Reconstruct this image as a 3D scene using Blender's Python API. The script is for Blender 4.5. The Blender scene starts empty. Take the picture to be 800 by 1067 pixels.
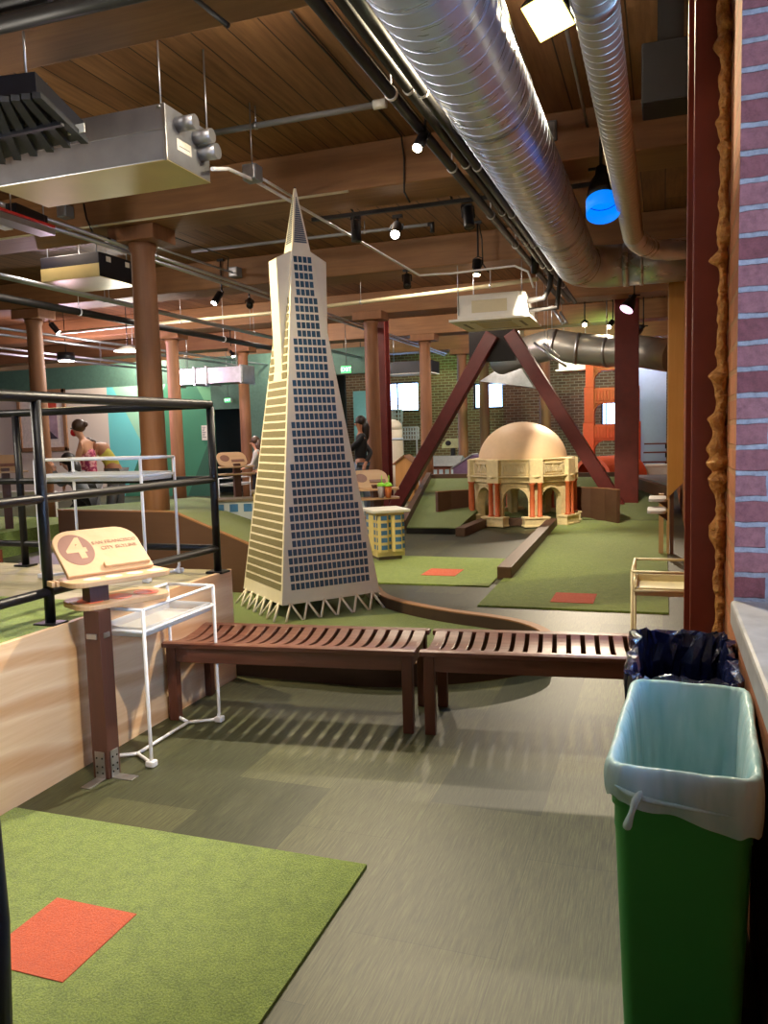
import bpy, bmesh, math, random
from math import sin, cos, pi, radians as rad
from mathutils import Vector as V, Matrix
random.seed(7)
S = bpy.context.scene
COL = S.collection
# ------------------------------------------------------------------ camera, world, exposure
CAM_H, F_PX = 1.55, 830.0
YAW, PITCH, ROLL = rad(19.4305), rad(5.5671), rad(1.6441)
fwd = V((-sin(YAW)*cos(PITCH), cos(YAW)*cos(PITCH), -sin(PITCH)))
rgt = V((cos(YAW), sin(YAW), 0)); dwn = fwd.cross(rgt)
RX = rgt*cos(ROLL) + dwn*sin(ROLL); DN = -rgt*sin(ROLL) + dwn*cos(ROLL)
cd = bpy.data.cameras.new('camera'); cam = bpy.data.objects.new('camera', cd); COL.objects.link(cam)
cd.sensor_fit = 'HORIZONTAL'; cd.sensor_width = 36; cd.lens = 36*F_PX/800; cd.clip_start = .05; cd.clip_end = 200
m = Matrix.Identity(4)
for i in range(3):
    m[i][0] = RX[i]; m[i][1] = -DN[i]; m[i][2] = -fwd[i]
m[2][3] = CAM_H
cam.matrix_world = m
S.camera = cam
S.view_settings.view_transform = 'Standard'; S.view_settings.look = 'None'
S.view_settings.gamma = 1; S.view_settings.use_curve_mapping = False
S.view_settings.exposure = 0.0
try:
    S.cycles.use_denoising = True; S.cycles.max_bounces = 8; S.cycles.diffuse_bounces = 4
    S.cycles.sample_clamp_indirect = 6.0; S.cycles.blur_glossy = 0.5; S.cycles.caustics_reflective = False
except Exception: pass
W = bpy.data.worlds.new('sky'); S.world = W; W.use_nodes = True
bg = W.node_tree.nodes['Background']; bg.inputs[0].default_value = (.44, .64, 1.0, 1); bg.inputs[1].default_value = 9.5

def ray(px, py):
    return RX*((px-400)/F_PX) + DN*((py-533.5)/F_PX) + fwd
O = V((0, 0, CAM_H))
def PZ(px, py, z): d = ray(px, py); return O + d*((z-CAM_H)/d.z)
def PY(px, py, y): d = ray(px, py); return O + d*(y/d.y)
def PX(px, py, x): d = ray(px, py); return O + d*(x/d.x)

# ------------------------------------------------------------------ colours and materials
def lin(c):
    c = c/255
    return c/12.92 if c <= .04045 else ((c+.055)/1.055)**2.4
def rgb(r, g, b): return (lin(r), lin(g), lin(b), 1)
MATS = {}
class NT:
    def __init__(s, name):
        s.m = bpy.data.materials.new(name); s.m.use_nodes = True; s.t = s.m.node_tree
        s.b = s.t.nodes['Principled BSDF']; s.L = s.t.links
    def n(s, kind, **kw):
        x = s.t.nodes.new(kind)
        for k, v in kw.items():
            if k in ('operation', 'blend_type', 'data_type', 'offset', 'offset_frequency', 'squash', 'noise_dimensions', 'wave_type', 'bands_direction'): setattr(x, k, v)
            else: x.inputs[k.replace('_', ' ')].default_value = v
        return x
    def coords(s, scale=(1, 1, 1), kind='obj', rot=(0, 0, 0)):
        mp = s.t.nodes.new('ShaderNodeMapping'); mp.inputs['Scale'].default_value = scale; mp.inputs['Rotation'].default_value = rot
        if kind == 'pos': g = s.t.nodes.new('ShaderNodeNewGeometry'); s.L.new(g.outputs['Position'], mp.inputs[0])
        else: g = s.t.nodes.new('ShaderNodeTexCoord'); s.L.new(g.outputs['Object'], mp.inputs[0])
        return mp.outputs[0]
    def noise(s, vec, scale, detail=4, rough=.55):
        x = s.n('ShaderNodeTexNoise', Scale=scale, Detail=detail, Roughness=rough); s.L.new(vec, x.inputs['Vector']); return x.outputs['Fac']
    def ramp(s, fac, stops):
        r = s.t.nodes.new('ShaderNodeValToRGB'); s.L.new(fac, r.inputs[0])
        e = r.color_ramp.elements
        while len(e) < len(stops): e.new(.5)
        for i, (p, c) in enumerate(stops): e[i].position = p; e[i].color = c
        return r.outputs[0]
    def mix(s, fac, a, b, bt='MIX'):
        x = s.t.nodes.new('ShaderNodeMix'); x.data_type = 'RGBA'; x.blend_type = bt
        for idx, v in ((0, fac), (6, a), (7, b)):
            if isinstance(v, (int, float, tuple)): x.inputs[idx].default_value = v
            else: s.L.new(v, x.inputs[idx])
        return x.outputs[2]
    def bump(s, h, st=.3, dist=.01):
        x = s.n('ShaderNodeBump', Strength=st, Distance=dist); s.L.new(h, x.inputs['Height']); s.L.new(x.outputs[0], s.b.inputs['Normal'])
    def col(s, c):
        if isinstance(c, tuple): s.b.inputs['Base Color'].default_value = c
        else: s.L.new(c, s.b.inputs['Base Color'])
    def set(s, rough=.5, metal=0, **kw):
        s.b.inputs['Roughness'].default_value = rough; s.b.inputs['Metallic'].default_value = metal
        for k, v in kw.items(): s.b.inputs[k.replace('_', ' ')].default_value = v
def paint(name, c, rough=.5, metal=0, var=.12, scale=14, bump=.05, stretch=(1, 1, 1), **kw):
    n = NT(name); v = n.coords(stretch); f = n.noise(v, scale)
    d = tuple(x*(1-var) for x in c[:3])+(1,); u = tuple(min(1, x*(1+var)) for x in c[:3])+(1,)
    n.col(n.ramp(f, [(.3, d), (.7, u)])); n.set(rough, metal, **kw)
    if bump: n.bump(f, bump)
    MATS[name] = n.m; return n.m
def wood(name, c1, c2, axis='z', rough=.6, scale=6, st=.15, kind='obj'):
    n = NT(name); k = {'x': (.08, 1, 1), 'y': (1, .08, 1), 'z': (1, 1, .08)}[axis]
    v = n.coords(k, kind); f = n.noise(v, scale*3, 6, .65); g = n.noise(n.coords((1, 1, 1), kind), 1.2, 2)
    a = n.ramp(f, [(.3, c1), (.7, c2)]); n.col(n.mix(g, a, tuple(x*.72 for x in c1[:3])+(1,), 'MIX'))
    gg = n.t.nodes[-1]
    n.set(rough); n.bump(f, st); MATS[name] = n.m; return n.m
def glow(name, c, st):
    n = NT(name); n.col(c); n.set(.5, 0, Emission_Color=c, Emission_Strength=st); MATS[name] = n.m; return n.m

wood('column_wood', rgb(128, 84, 54), rgb(160, 112, 76), 'z')
wood('beam_wood', rgb(130, 89, 54), rgb(168, 122, 78), 'x', kind='pos')
wood('beam_wood_long', rgb(112, 74, 42), rgb(150, 104, 64), 'y', kind='pos')
wood('bench_wood', rgb(96, 55, 42), rgb(136, 86, 66), 'x', .38, 10)
wood('bench_leg_wood', rgb(84, 44, 32), rgb(112, 66, 50), 'z', .42, 10)
wood('post_wood', rgb(84, 52, 42), rgb(104, 66, 54), 'z', .5)
wood('golden_ply', rgb(196, 140, 72), rgb(216, 162, 92), 'z', .55)
wood('light_ply', rgb(206, 168, 128), rgb(220, 188, 150), 'x', .5, 5, .05)
wood('kerb_brown', rgb(84, 60, 44), rgb(104, 76, 58), 'y', .6, 5, .08)
wood('dark_kerb', rgb(58, 40, 30), rgb(76, 54, 42), 'x', .6, 5, .08)
wood('edge_ply', rgb(146, 104, 70), rgb(172, 128, 92), 'x', .6, 8, .1)
wood('brown_wall', rgb(88, 60, 42), rgb(104, 74, 54), 'x', .65, 3, .03)
wood('deck_grey', rgb(176, 168, 136), rgb(196, 188, 158), 'x', .6, 6, .05)
wood('red_deck', rgb(138, 70, 46), rgb(158, 84, 56), 'x', .6, 6, .05)
paint('black_metal', rgb(14, 15, 21), .42, 0, .1, Specular_IOR_Level=.35)
paint('black_pipe', rgb(36, 35, 36), .5, .2, .2)
paint('white_metal', rgb(224, 226, 232), .35, 0, .03)
paint('beige_metal', rgb(196, 186, 150), .4, 0, .03)
paint('white_plastic', rgb(226, 226, 222), .45, 0, .03)
paint('grey_plastic', rgb(120, 122, 126), .5, 0, .05)
paint('galvanised', rgb(176, 178, 182), .32, .9, .15, 8)
paint('conduit', rgb(176, 180, 190), .3, .85, .08, 8)
paint('unit_steel', rgb(150, 152, 158), .38, .75, .12, 5)
paint('unit_bottom', rgb(206, 190, 132), .38, .55, .06, 3)
paint('dark_fins', rgb(52, 54, 60), .5, .5, .2)
paint('dark_unit', rgb(24, 26, 36), .4, .3, .1)
paint('red_steel', rgb(98, 34, 30), .42, .1, .15, 6)
paint('column_red', rgb(124, 56, 40), .45, .1, .14, 5)
paint('gate_red', rgb(206, 74, 48), .5, 0, .06)
paint('tube_orange', rgb(232, 110, 74), .5, 0, .05)
paint('cream', rgb(222, 214, 196), .5, 0, .03)
paint('cream_shade', rgb(214, 200, 160), .55, 0, .04)
paint('stone_cream', rgb(220, 204, 158), .6, 0, .10, 20, .2)
paint('dome_skin', rgb(218, 190, 152), .55, 0, .03)
paint('terracotta', rgb(190, 96, 52), .6, 0, .08)
paint('tower_glass', rgb(56, 84, 108), .2, 0, .3, 3, 0)
paint('spire_louvre', rgb(86, 94, 110), .4, .2, .1)
paint('side_glass', rgb(132, 126, 100), .4, .1, .25, 30, 0, (8, 8, 1))
paint('bin_green', rgb(54, 150, 76), .42, 0, .05, 3, .03)
paint('bin_dark', rgb(60, 62, 66), .5)
paint('sill_stone', rgb(158, 158, 160), .5, 0, .18, 9, .12)
paint('shade_black', rgb(16, 15, 16), .7)  # matte black; on the ramp gap and in the tunnel it stands for shade
paint('navy_glass', rgb(70, 120, 176), .3, 0, .4, 6, 0)
paint('pale_yellow', rgb(226, 208, 146), .6, 0, .05)
paint('pale_blue', rgb(196, 208, 226), .6, 0, .05)
paint('roof_grey', rgb(120, 110, 96), .7)
paint('skin', rgb(206, 150, 118), .55, 0, .05)
paint('skin_tan', rgb(176, 122, 92), .55, 0, .05)
paint('hair_dark', rgb(30, 22, 20), .5, 0, .2, 40)
paint('hair_brown', rgb(72, 48, 34), .5, 0, .2, 40)
paint('shirt_yellow', rgb(226, 220, 100), .8, 0, .06)
paint('cloth_black', rgb(26, 26, 30), .85)
paint('cloth_grey', rgb(120, 122, 124), .85)
paint('cloth_denim', rgb(104, 116, 134), .85)
paint('jacket_pale', rgb(178, 176, 168), .8)
paint('mask_red', rgb(206, 28, 30), .7)
paint('cup_lime', rgb(140, 214, 60), .4)
paint('cup_grey', rgb(168, 162, 170), .3)
paint('cup_amber', rgb(176, 96, 44), .3)
paint('sign_brown', rgb(134, 96, 84), .5, 0, .06)
paint('text_brown', rgb(166, 128, 104), .5, 0, .05)
paint('lens_blue', rgb(30, 90, 200), .3)
paint('shop_dark', rgb(24, 28, 26), .8)  # near black: the corridor's darkness is put into the wall colour
paint('picture_mauve', rgb(176, 150, 166), .6, 0, .3, 3)
paint('picture_dark', rgb(70, 62, 74), .6, 0, .3, 3)
paint('picture_red', rgb(200, 74, 56), .6)
paint('mat_white', rgb(222, 212, 206), .7)
paint('frame_wood', rgb(150, 112, 82), .5)
paint('led_red', rgb(190, 40, 36), .5)
paint('purple_paint', rgb(120, 92, 130), .6)
paint('shingle', rgb(150, 150, 156), .7)
paint('brick_model', rgb(150, 92, 72), .7)
paint('lattice_white', rgb(220, 222, 222), .5)
paint('car_green', rgb(196, 204, 150), .5)
paint('paper', rgb(226, 222, 212), .7)
paint('cable', rgb(22, 20, 20), .6)
glow('lamp_white', (1, .93, .78, 1), 30); glow('lamp_warm', (1, .82, .5, 1), 30)
glow('flood_glow', (1, .84, .22, 1), 5); glow('lamp_pink', (1, .6, .84, 1), 2.2); glow('lamp_green', (.4, 1, .5, 1), 5)
glow('lamp_blue', (.0, .2, .85, 1), 1.1); glow('exit_green', (.04, .75, .16, 1), 1.6); glow('exit_letters', (.75, 1, .8, 1), 2.2)
glow('fill_glow', (.95, .97, 1, 1), 9)  # glow of the added fill tubes and globes

n = NT('pink_print'); v = n.coords(); f = n.noise(v, 22, 2); n.col(n.ramp(f, [(.42, rgb(150, 40, 84)), (.5, rgb(206, 92, 120)), (.6, rgb(236, 176, 180))])); n.set(.8); MATS['pink_print'] = n.m
# vinyl planks
n = NT('vinyl_floor'); v = n.coords((1, 1, 1), 'pos', (0, 0, pi/2))
b = n.n('ShaderNodeTexBrick', Scale=1, Mortar_Size=.0012, Mortar_Smooth=.1, Bias=0, Brick_Width=.92, Row_Height=.46, offset=.37)
n.L.new(v, b.inputs['Vector']); b.inputs['Color1'].default_value = rgb(54, 61, 38); b.inputs['Color2'].default_value = rgb(95, 98, 66); b.inputs['Mortar'].default_value = rgb(50, 54, 36)
f = n.noise(n.coords((70, 2.2, 1), 'pos'), 3, 6, .78)
st = n.ramp(f, [(.38, rgb(104, 104, 98)), (.5, rgb(184, 184, 178)), (.62, rgb(255, 255, 250))])
n.col(n.mix(.85, b.outputs[0], st, 'MULTIPLY')); n.set(.52); n.bump(f, .12, .004); MATS['vinyl_floor'] = n.m
# ceiling boards
n = NT('ceiling_boards'); v = n.coords((1, 1, 1), 'pos', (0, 0, pi/2))
b = n.n('ShaderNodeTexBrick', Scale=1, Mortar_Size=.006, Mortar_Smooth=.2, Bias=0, Brick_Width=7, Row_Height=.24, offset=.43)
n.L.new(v, b.inputs['Vector']); b.inputs['Color1'].default_value = rgb(124, 85, 52); b.inputs['Color2'].default_value = rgb(154, 112, 72); b.inputs['Mortar'].default_value = rgb(46, 28, 16)
f = n.noise(n.coords((14, .9, 1), 'pos'), 2, 6, .65); st = n.ramp(f, [(.3, rgb(180, 172, 160)), (.7, rgb(255, 255, 255))])
n.col(n.mix(.9, b.outputs[0], st, 'MULTIPLY')); n.set(.62); n.bump(b.outputs['Fac'], .4, -.01); MATS['ceiling_boards'] = n.m
# turf
def turf(name, c1, c2):
    n = NT(name); v = n.coords((1, 1, 1), 'pos'); f = n.noise(v, 135, 4, .8); g = n.noise(v, 22, 3)
    n.col(n.mix(.35, n.ramp(f, [(.4, c1), (.6, c2)]), n.ramp(g, [(.3, c1), (.7, c2)]))); n.set(.9, 0, Sheen_Weight=.25)
    n.bump(f, 1, .014); MATS[name] = n.m
turf('turf_green', rgb(82, 114, 30), rgb(158, 184, 74)); turf('turf_dark', rgb(82, 106, 44), rgb(128, 148, 70)); turf('turf_orange', rgb(212, 70, 16), rgb(236, 96, 32))
# bricks
def brick(name, plane, c1, c2, mort, w, h, ms, bst=.6, offs=(0, 0), var=.3):
    n = NT(name); g = n.t.nodes.new('ShaderNodeNewGeometry'); sp = n.t.nodes.new('ShaderNodeSeparateXYZ'); cb = n.t.nodes.new('ShaderNodeCombineXYZ')
    n.L.new(g.outputs['Position'], sp.inputs[0]); n.L.new(sp.outputs[plane], cb.inputs[0]); n.L.new(sp.outputs[2], cb.inputs[1])
    mp = n.t.nodes.new('ShaderNodeMapping'); mp.inputs['Location'].default_value = (*offs, 0); n.L.new(cb.outputs[0], mp.inputs[0])
    wob = n.t.nodes.new('ShaderNodeTexNoise'); wob.inputs['Scale'].default_value = 14; n.L.new(mp.outputs[0], wob.inputs['Vector'])
    vm = n.mix(.012, mp.outputs[0], wob.outputs['Color'], 'ADD')
    b = n.n('ShaderNodeTexBrick', Scale=1, Mortar_Size=ms, Mortar_Smooth=.25, Bias=-.1, Brick_Width=w, Row_Height=h, offset=.5)
    n.L.new(vm, b.inputs['Vector']); b.inputs['Color1'].default_value = c1; b.inputs['Color2'].default_value = c2; b.inputs['Mortar'].default_value = mort
    f = n.noise(n.coords((1, 1, 1), 'pos'), 34, 6, .75)
    n.col(n.mix(.8, b.outputs[0], n.ramp(f, [(.3, (1-var,)*3+(1,)), (.6, (1, 1, 1, 1))]), 'MULTIPLY')); n.set(.85)
    h_ = n.mix(.35, b.outputs['Fac'], f, 'SUBTRACT'); n.bump(h_, bst, -.014); MATS[name] = n.m
brick('brick_jamb', 0, rgb(150, 82, 80), rgb(186, 122, 118), rgb(180, 172, 172), .5, .0945, .011, .9, (.38, .042), .55)  # violet cast: bluish window light is put into this brick colour
brick('brick_side', 1, rgb(156, 92, 58), rgb(186, 116, 74), rgb(160, 112, 72), .26, .0945, .012, .7, (0, .042))  # orange cast: warm light on this face is put into the colour
brick('brick_back', 0, rgb(112, 84, 64), rgb(146, 108, 80), rgb(170, 156, 134), .24, .085, .011, .3, (0, 0), .2)
# plywood side with sweeping figure
n = NT('ply_face'); v = n.coords((1, .45, 1.3), 'pos'); ns = n.noise(v, 1.3, 2); w_ = n.n('ShaderNodeTexWave', Scale=.75, Distortion=7.5, Detail=2.2); w_.bands_direction = 'Z'
n.L.new(n.coords((.5, .42, 2.0), 'pos', (.35, 0, 0)), w_.inputs['Vector']); w_.inputs['Detail Scale'].default_value = 1.1
f2 = n.noise(n.coords((40, 2, 40), 'pos'), 2, 4)
n.col(n.mix(.25, n.ramp(w_.outputs['Fac'], [(.25, rgb(228, 194, 154)), (.6, rgb(238, 210, 174)), (.95, rgb(206, 160, 116))]), n.ramp(f2, [(.3, rgb(206, 168, 130)), (.7, rgb(238, 210, 176))])))
n.set(.5); MATS['ply_face'] = n.m
# polished spiral duct steel
for nm, base, ro in (('duct_steel', rgb(198, 208, 234), .3), ('duct_steel_dull', rgb(176, 174, 166), .36)):
    n = NT(nm); f = n.noise(n.coords((1, 5, 1)), 3, 3); n.col(n.ramp(f, [(.3, tuple(x*.86 for x in base[:3])+(1,)), (.7, base)])); n.set(ro, .6)
    r = n.ramp(f, [(.3, (ro-.06,)*3+(1,)), (.7, (ro+.08,)*3+(1,))]); n.L.new(r, n.b.inputs['Roughness']); MATS[nm] = n.m
# sprayed foam
n = NT('foam'); f = n.noise(n.coords(), 38, 4); n.col(n.ramp(f, [(.3, rgb(168, 108, 48)), (.6, rgb(212, 152, 80)), (.8, rgb(226, 178, 110))])); n.set(.6, 0, Subsurface_Weight=.1); n.bump(f, 1, .03); MATS['foam'] = n.m
# plastic liners
n = NT('liner_white'); f = n.noise(n.coords((1.3, 1.0, .35)), 13, 2.5, .5); n.col(n.ramp(f, [(.3, rgb(166, 212, 220)), (.7, rgb(206, 232, 238))])); n.set(.24, 0, Transmission_Weight=.12, IOR=1.2); n.bump(f, .55, .03); MATS['liner_white'] = n.m
n = NT('liner_blue'); f = n.noise(n.coords((1, 1, .6)), 16, 4); n.col(n.ramp(f, [(.3, rgb(16, 20, 44)), (.7, rgb(30, 40, 84))])); n.set(.16, 0, Coat_Weight=.4); n.bump(f, .6, .02); MATS['liner_blue'] = n.m
# painted partition: beige, pale, turquoise and green fields, by place along the wall
n = NT('mural_paint'); g = n.t.nodes.new('ShaderNodeNewGeometry'); sp = n.t.nodes.new('ShaderNodeSeparateXYZ'); n.L.new(g.outputs['Position'], sp.inputs[0])
def step(nn, a, thr):
    x = nn.n('ShaderNodeMath', operation='GREATER_THAN'); nn.L.new(a, x.inputs[0]); x.inputs[1].default_value = thr; return x.outputs[0]
mz = n.n('ShaderNodeMath', operation='MULTIPLY_ADD'); n.L.new(sp.outputs[2], mz.inputs[0]); mz.inputs[1].default_value = .55; n.L.new(sp.outputs[0], mz.inputs[2])
mz2 = n.n('ShaderNodeMath', operation='MULTIPLY_ADD'); n.L.new(sp.outputs[2], mz2.inputs[0]); mz2.inputs[1].default_value = -.5; n.L.new(sp.outputs[0], mz2.inputs[2])
X0 = PY(113, 440, 19).x; X1 = PY(141, 440, 19).x; X2 = PY(208, 440, 19).x; X3 = PY(176, 440, 19).x
c = n.mix(step(n, sp.outputs[0], X0), rgb(222, 212, 200), rgb(110, 206, 210))
c = n.mix(step(n, mz.outputs[0], X1+1.0), c, rgb(150, 204, 176))
c = n.mix(step(n, mz2.outputs[0], X3-1.6), c, rgb(60, 128, 100))
c = n.mix(step(n, mz.outputs[0], X2+1.6), c, rgb(104, 170, 128))
c = n.mix(step(n, mz2.outputs[0], PY(215, 440, 19).x-.7), c, rgb(48, 96, 78))
n.col(c); n.set(.7); MATS['mural_paint'] = n.m
paint('blue_wall', rgb(126, 186, 200), .7, 0, .04); paint('pale_wall', rgb(184, 196, 226), .7, 0, .03); paint('green_trim', rgb(70, 104, 92), .7)
n = NT('window_pane'); n.b.inputs['Base Color'].default_value = (.9, .95, 1, 1); n.set(.02, 0, Transmission_Weight=1, IOR=1.05); MATS['window_pane'] = n.m
n = NT('frosted_tray'); n.col(rgb(236, 238, 240)); n.set(.35, 0, Transmission_Weight=.55, IOR=1.1); MATS['frosted_tray'] = n.m

# ------------------------------------------------------------------ mesh builder
class MB:
    def __init__(s): s.v = []; s.f = []; s.sm = []; s.mi = []; s.M = Matrix.Identity(4); s.cur = 0
    def add(s, vs, fs, smooth=False):
        o = len(s.v); s.v += [s.M @ V(p) for p in vs]
        for f in fs: s.f.append([i+o for i in f]); s.sm.append(smooth); s.mi.append(s.cur)
        return s
    def box(s, a, b):
        x0, y0, z0 = a; x1, y1, z1 = b
        return s.add([(x0, y0, z0), (x1, y0, z0), (x1, y1, z0), (x0, y1, z0), (x0, y0, z1), (x1, y0, z1), (x1, y1, z1), (x0, y1, z1)],
                     [(0, 3, 2, 1), (4, 5, 6, 7), (0, 1, 5, 4), (1, 2, 6, 5), (2, 3, 7, 6), (3, 0, 4, 7)])
    def bar(s, p0, p1, w, h, up=(0, 0, 1)):
        p0, p1 = V(p0), V(p1); d = (p1-p0).normalized(); u = V(up)
        if abs(d.dot(u)) > .98: u = V((0, 1, 0))
        r = d.cross(u).normalized()*w/2; q = r.cross(d).normalized()*h/2
        vs = [p+a*r+b*q for p in (p0, p1) for a, b in ((-1, -1), (1, -1), (1, 1), (-1, 1))]
        return s.add(vs, [(0, 1, 2, 3), (7, 6, 5, 4), (0, 4, 5, 1), (1, 5, 6, 2), (2, 6, 7, 3), (3, 7, 4, 0)])
    def prism(s, poly, z0, z1, axis=2):
        k = len(poly)
        def mk(p, z): return {2: (p[0], p[1], z), 1: (p[0], z, p[1]), 0: (z, p[0], p[1])}[axis]
        vs = [mk(p, z0) for p in poly]+[mk(p, z1) for p in poly]
        return s.add(vs, [tuple(range(k))[::-1], tuple(range(k, 2*k))]+[(i, (i+1) % k, k+(i+1) % k, k+i) for i in range(k)])
    def rings(s, rs, closed=True, cap0=True, cap1=True, smooth=True):
        k = len(rs[0]); vs = [p for r in rs for p in r]; fs = []
        for j in range(len(rs)-1):
            for i in range(k if closed else k-1):
                a = j*k+i; b = j*k+(i+1) % k; fs.append((a, b, b+k, a+k))
        s.add(vs, fs, smooth)
        o = len(s.v)-len(vs)
        if cap0: s.f.append([o+i for i in range(k)][::-1]); s.sm.append(False); s.mi.append(s.cur)
        if cap1: s.f.append([o+len(vs)-k+i for i in range(k)]); s.sm.append(False); s.mi.append(s.cur)
        return s
    def tube(s, pts, r, seg=10, smooth=True, caps=True):
        pts = [V(p) for p in pts]; rs = []; n_ = len(pts); rad_ = r if isinstance(r, (list, tuple)) else [r]*n_
        up = V((0, 0, 1)); d0 = (pts[1]-pts[0]).normalized()
        if abs(d0.dot(up)) > .9: up = V((1, 0, 0))
        side = d0.cross(up).normalized()
        for i, p in enumerate(pts):
            din = (p-pts[i-1]).normalized() if i else (pts[1]-p).normalized()
            dout = (pts[i+1]-p).normalized() if i < n_-1 else din
            t = (din+dout).normalized(); c = max(.4, t.dot(din))
            side = (side-t*side.dot(t)).normalized(); u = t.cross(side).normalized()
            # mitre stretch in the plane of the bend
            bend = (dout-din); st = 1/c
            ring = []
            for k in range(seg):
                o = side*cos(2*pi*k/seg)+u*sin(2*pi*k/seg)
                if bend.length > 1e-4:
                    b = (bend-t*bend.dot(t)).normalized(); o = o+b*o.dot(b)*(st-1)
                ring.append(p+o*rad_[i])
            rs.append(ring)
        return s.rings(rs, True, caps, caps, smooth)
    def lathe(s, prof, c=(0, 0, 0), seg=24, smooth=True, caps=True):
        c = V(c); return s.rings([[c+V((r*cos(2*pi*k/seg), r*sin(2*pi*k/seg), z)) for k in range(seg)] for r, z in prof], True, caps, caps, smooth)
    def ell(s, c, r, seg=16, ring=10, M=None):
        c = V(c); rs = []
        for j in range(ring+1):
            t = -pi/2+pi*j/ring; q = max(cos(t), .02)
            rs.append([c+(M@V((r[0]*q*cos(2*pi*k/seg), r[1]*q*sin(2*pi*k/seg), r[2]*sin(t))) if M else V((r[0]*q*cos(2*pi*k/seg), r[1]*q*sin(2*pi*k/seg), r[2]*sin(t)))) for k in range(seg)])
        return s.rings(rs)
    def build(s, name, mat, parent=None, bevel=0, sub=0, local=False, seg=2):
        me = bpy.data.meshes.new(name); ob = bpy.data.objects.new(name, me)
        if parent is None:
            lo = V((min(p.x for p in s.v), min(p.y for p in s.v), min(p.z for p in s.v))); hi = V((max(p.x for p in s.v), max(p.y for p in s.v), 0))
            org = V(((lo.x+hi.x)/2, (lo.y+hi.y)/2, lo.z))
        else: org = V((0, 0, 0)) if local else wloc(parent)
        me.from_pydata([p-org for p in s.v], [], s.f)
        for x in (mat if isinstance(mat, (list, tuple)) else [mat]): me.materials.append(MATS[x])
        for p, sm, mi in zip(me.polygons, s.sm, s.mi): p.use_smooth = sm; p.material_index = mi
        bm = bmesh.new(); bm.from_mesh(me); bmesh.ops.recalc_face_normals(bm, faces=bm.faces); bm.to_mesh(me); bm.free()
        COL.objects.link(ob)
        if parent is None: ob.location = org
        else: ob.parent = parent
        if bevel:
            b = ob.modifiers.new('bevel', 'BEVEL'); b.width = bevel; b.segments = seg; b.limit_method = 'ANGLE'; b.angle_limit = rad(40)
        if sub: x = ob.modifiers.new('sub', 'SUBSURF'); x.levels = sub; x.render_levels = sub
        return ob
def wloc(o):
    p = V((0, 0, 0))
    while o: p = p+V(o.location); o = o.parent
    return p
def tag(o, label, cat, group=None, kind=None):
    o['label'] = label; o['category'] = cat
    if group: o['group'] = group
    if kind: o['kind'] = kind
    return o
def thing(name, label, cat, loc=(0, 0, 0), group=None, kind=None):
    e = bpy.data.objects.new(name, None); COL.objects.link(e); e.location = loc; e.empty_display_size = .1
    return tag(e, label, cat, group, kind)
def struct(o, label=None):
    o['kind'] = 'structure'
    if label: o['label'] = label
    return o
def copy_tree(o, parent=None):
    c = o.copy(); COL.objects.link(c)
    if parent: c.parent = parent; c.matrix_parent_inverse = o.matrix_parent_inverse.copy()
    for ch in list(o.children): copy_tree(ch, c)
    return c
def dup(o, loc, label, rz=None, group=None, scale=None):
    c = copy_tree(o); c.location = loc; c['label'] = label
    if rz is not None: c.rotation_euler.z = rz
    if group: c['group'] = group
    if scale: c.scale = (scale,)*3
    return c
def plab(o, label): o['label'] = label; return o
def text(name, body, mat, parent, loc, rot, size, ext=.001, align='CENTER', sx=1):
    c = bpy.data.curves.new(name, 'FONT'); c.body = body; c.size = size; c.extrude = ext; c.align_x = align; c.align_y = 'CENTER'
    o = bpy.data.objects.new(name, c); COL.objects.link(o); c.materials.append(MATS[mat])
    o.location = (0, 0, 0)
    if name == 'numeral': c.offset = .006
    bpy.context.view_layer.update(); me = bpy.data.meshes.new_from_object(o.evaluated_get(bpy.context.evaluated_depsgraph_get())); me.name = name
    bpy.data.objects.remove(o); o = bpy.data.objects.new(name, me); COL.objects.link(o)
    if not me.materials: me.materials.append(MATS[mat])
    o.parent = parent; o.location = loc; o.rotation_euler = rot; return o
def lamp(name, kind, loc, energy, color=(1, .86, .66), aim=None, parent=None, size=.04, angle=70, blend=.6):
    l = bpy.data.lights.new(name, kind); o = bpy.data.objects.new(name, l); COL.objects.link(o); l.energy = energy; l.color = color
    if kind == 'AREA': l.size = size
    else: l.shadow_soft_size = size
    if kind == 'SPOT': l.spot_size = rad(angle); l.spot_blend = blend
    o.location = loc
    if aim is not None: o.rotation_euler = (V(aim)-V(loc)).to_track_quat('-Z', 'Y').to_euler()
    return o

# ------------------------------------------------------------------ setting: shell
ZC = 4.15; ZB = 3.75
XL, XW, YB = -24.0, .25, 24.5
o = MB().box((XL, -3, -.1), (6, YB+.3, 0)).build('floor', 'vinyl_floor'); struct(o)
o = MB().box((XL, -3, ZC), (6, YB+.3, ZC+.1)).build('ceiling', 'ceiling_boards'); struct(o)
BEAMY = [.15, 3.70, 7.24, 10.78, 14.3, 17.7, 21.2]
for i, y in enumerate(BEAMY):
    struct(MB().box((XL, y-.29, ZB), (4, y+.29, ZC)).build('ceiling_beam', 'beam_wood', bevel=.015), 'heavy timber ceiling beam')
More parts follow.
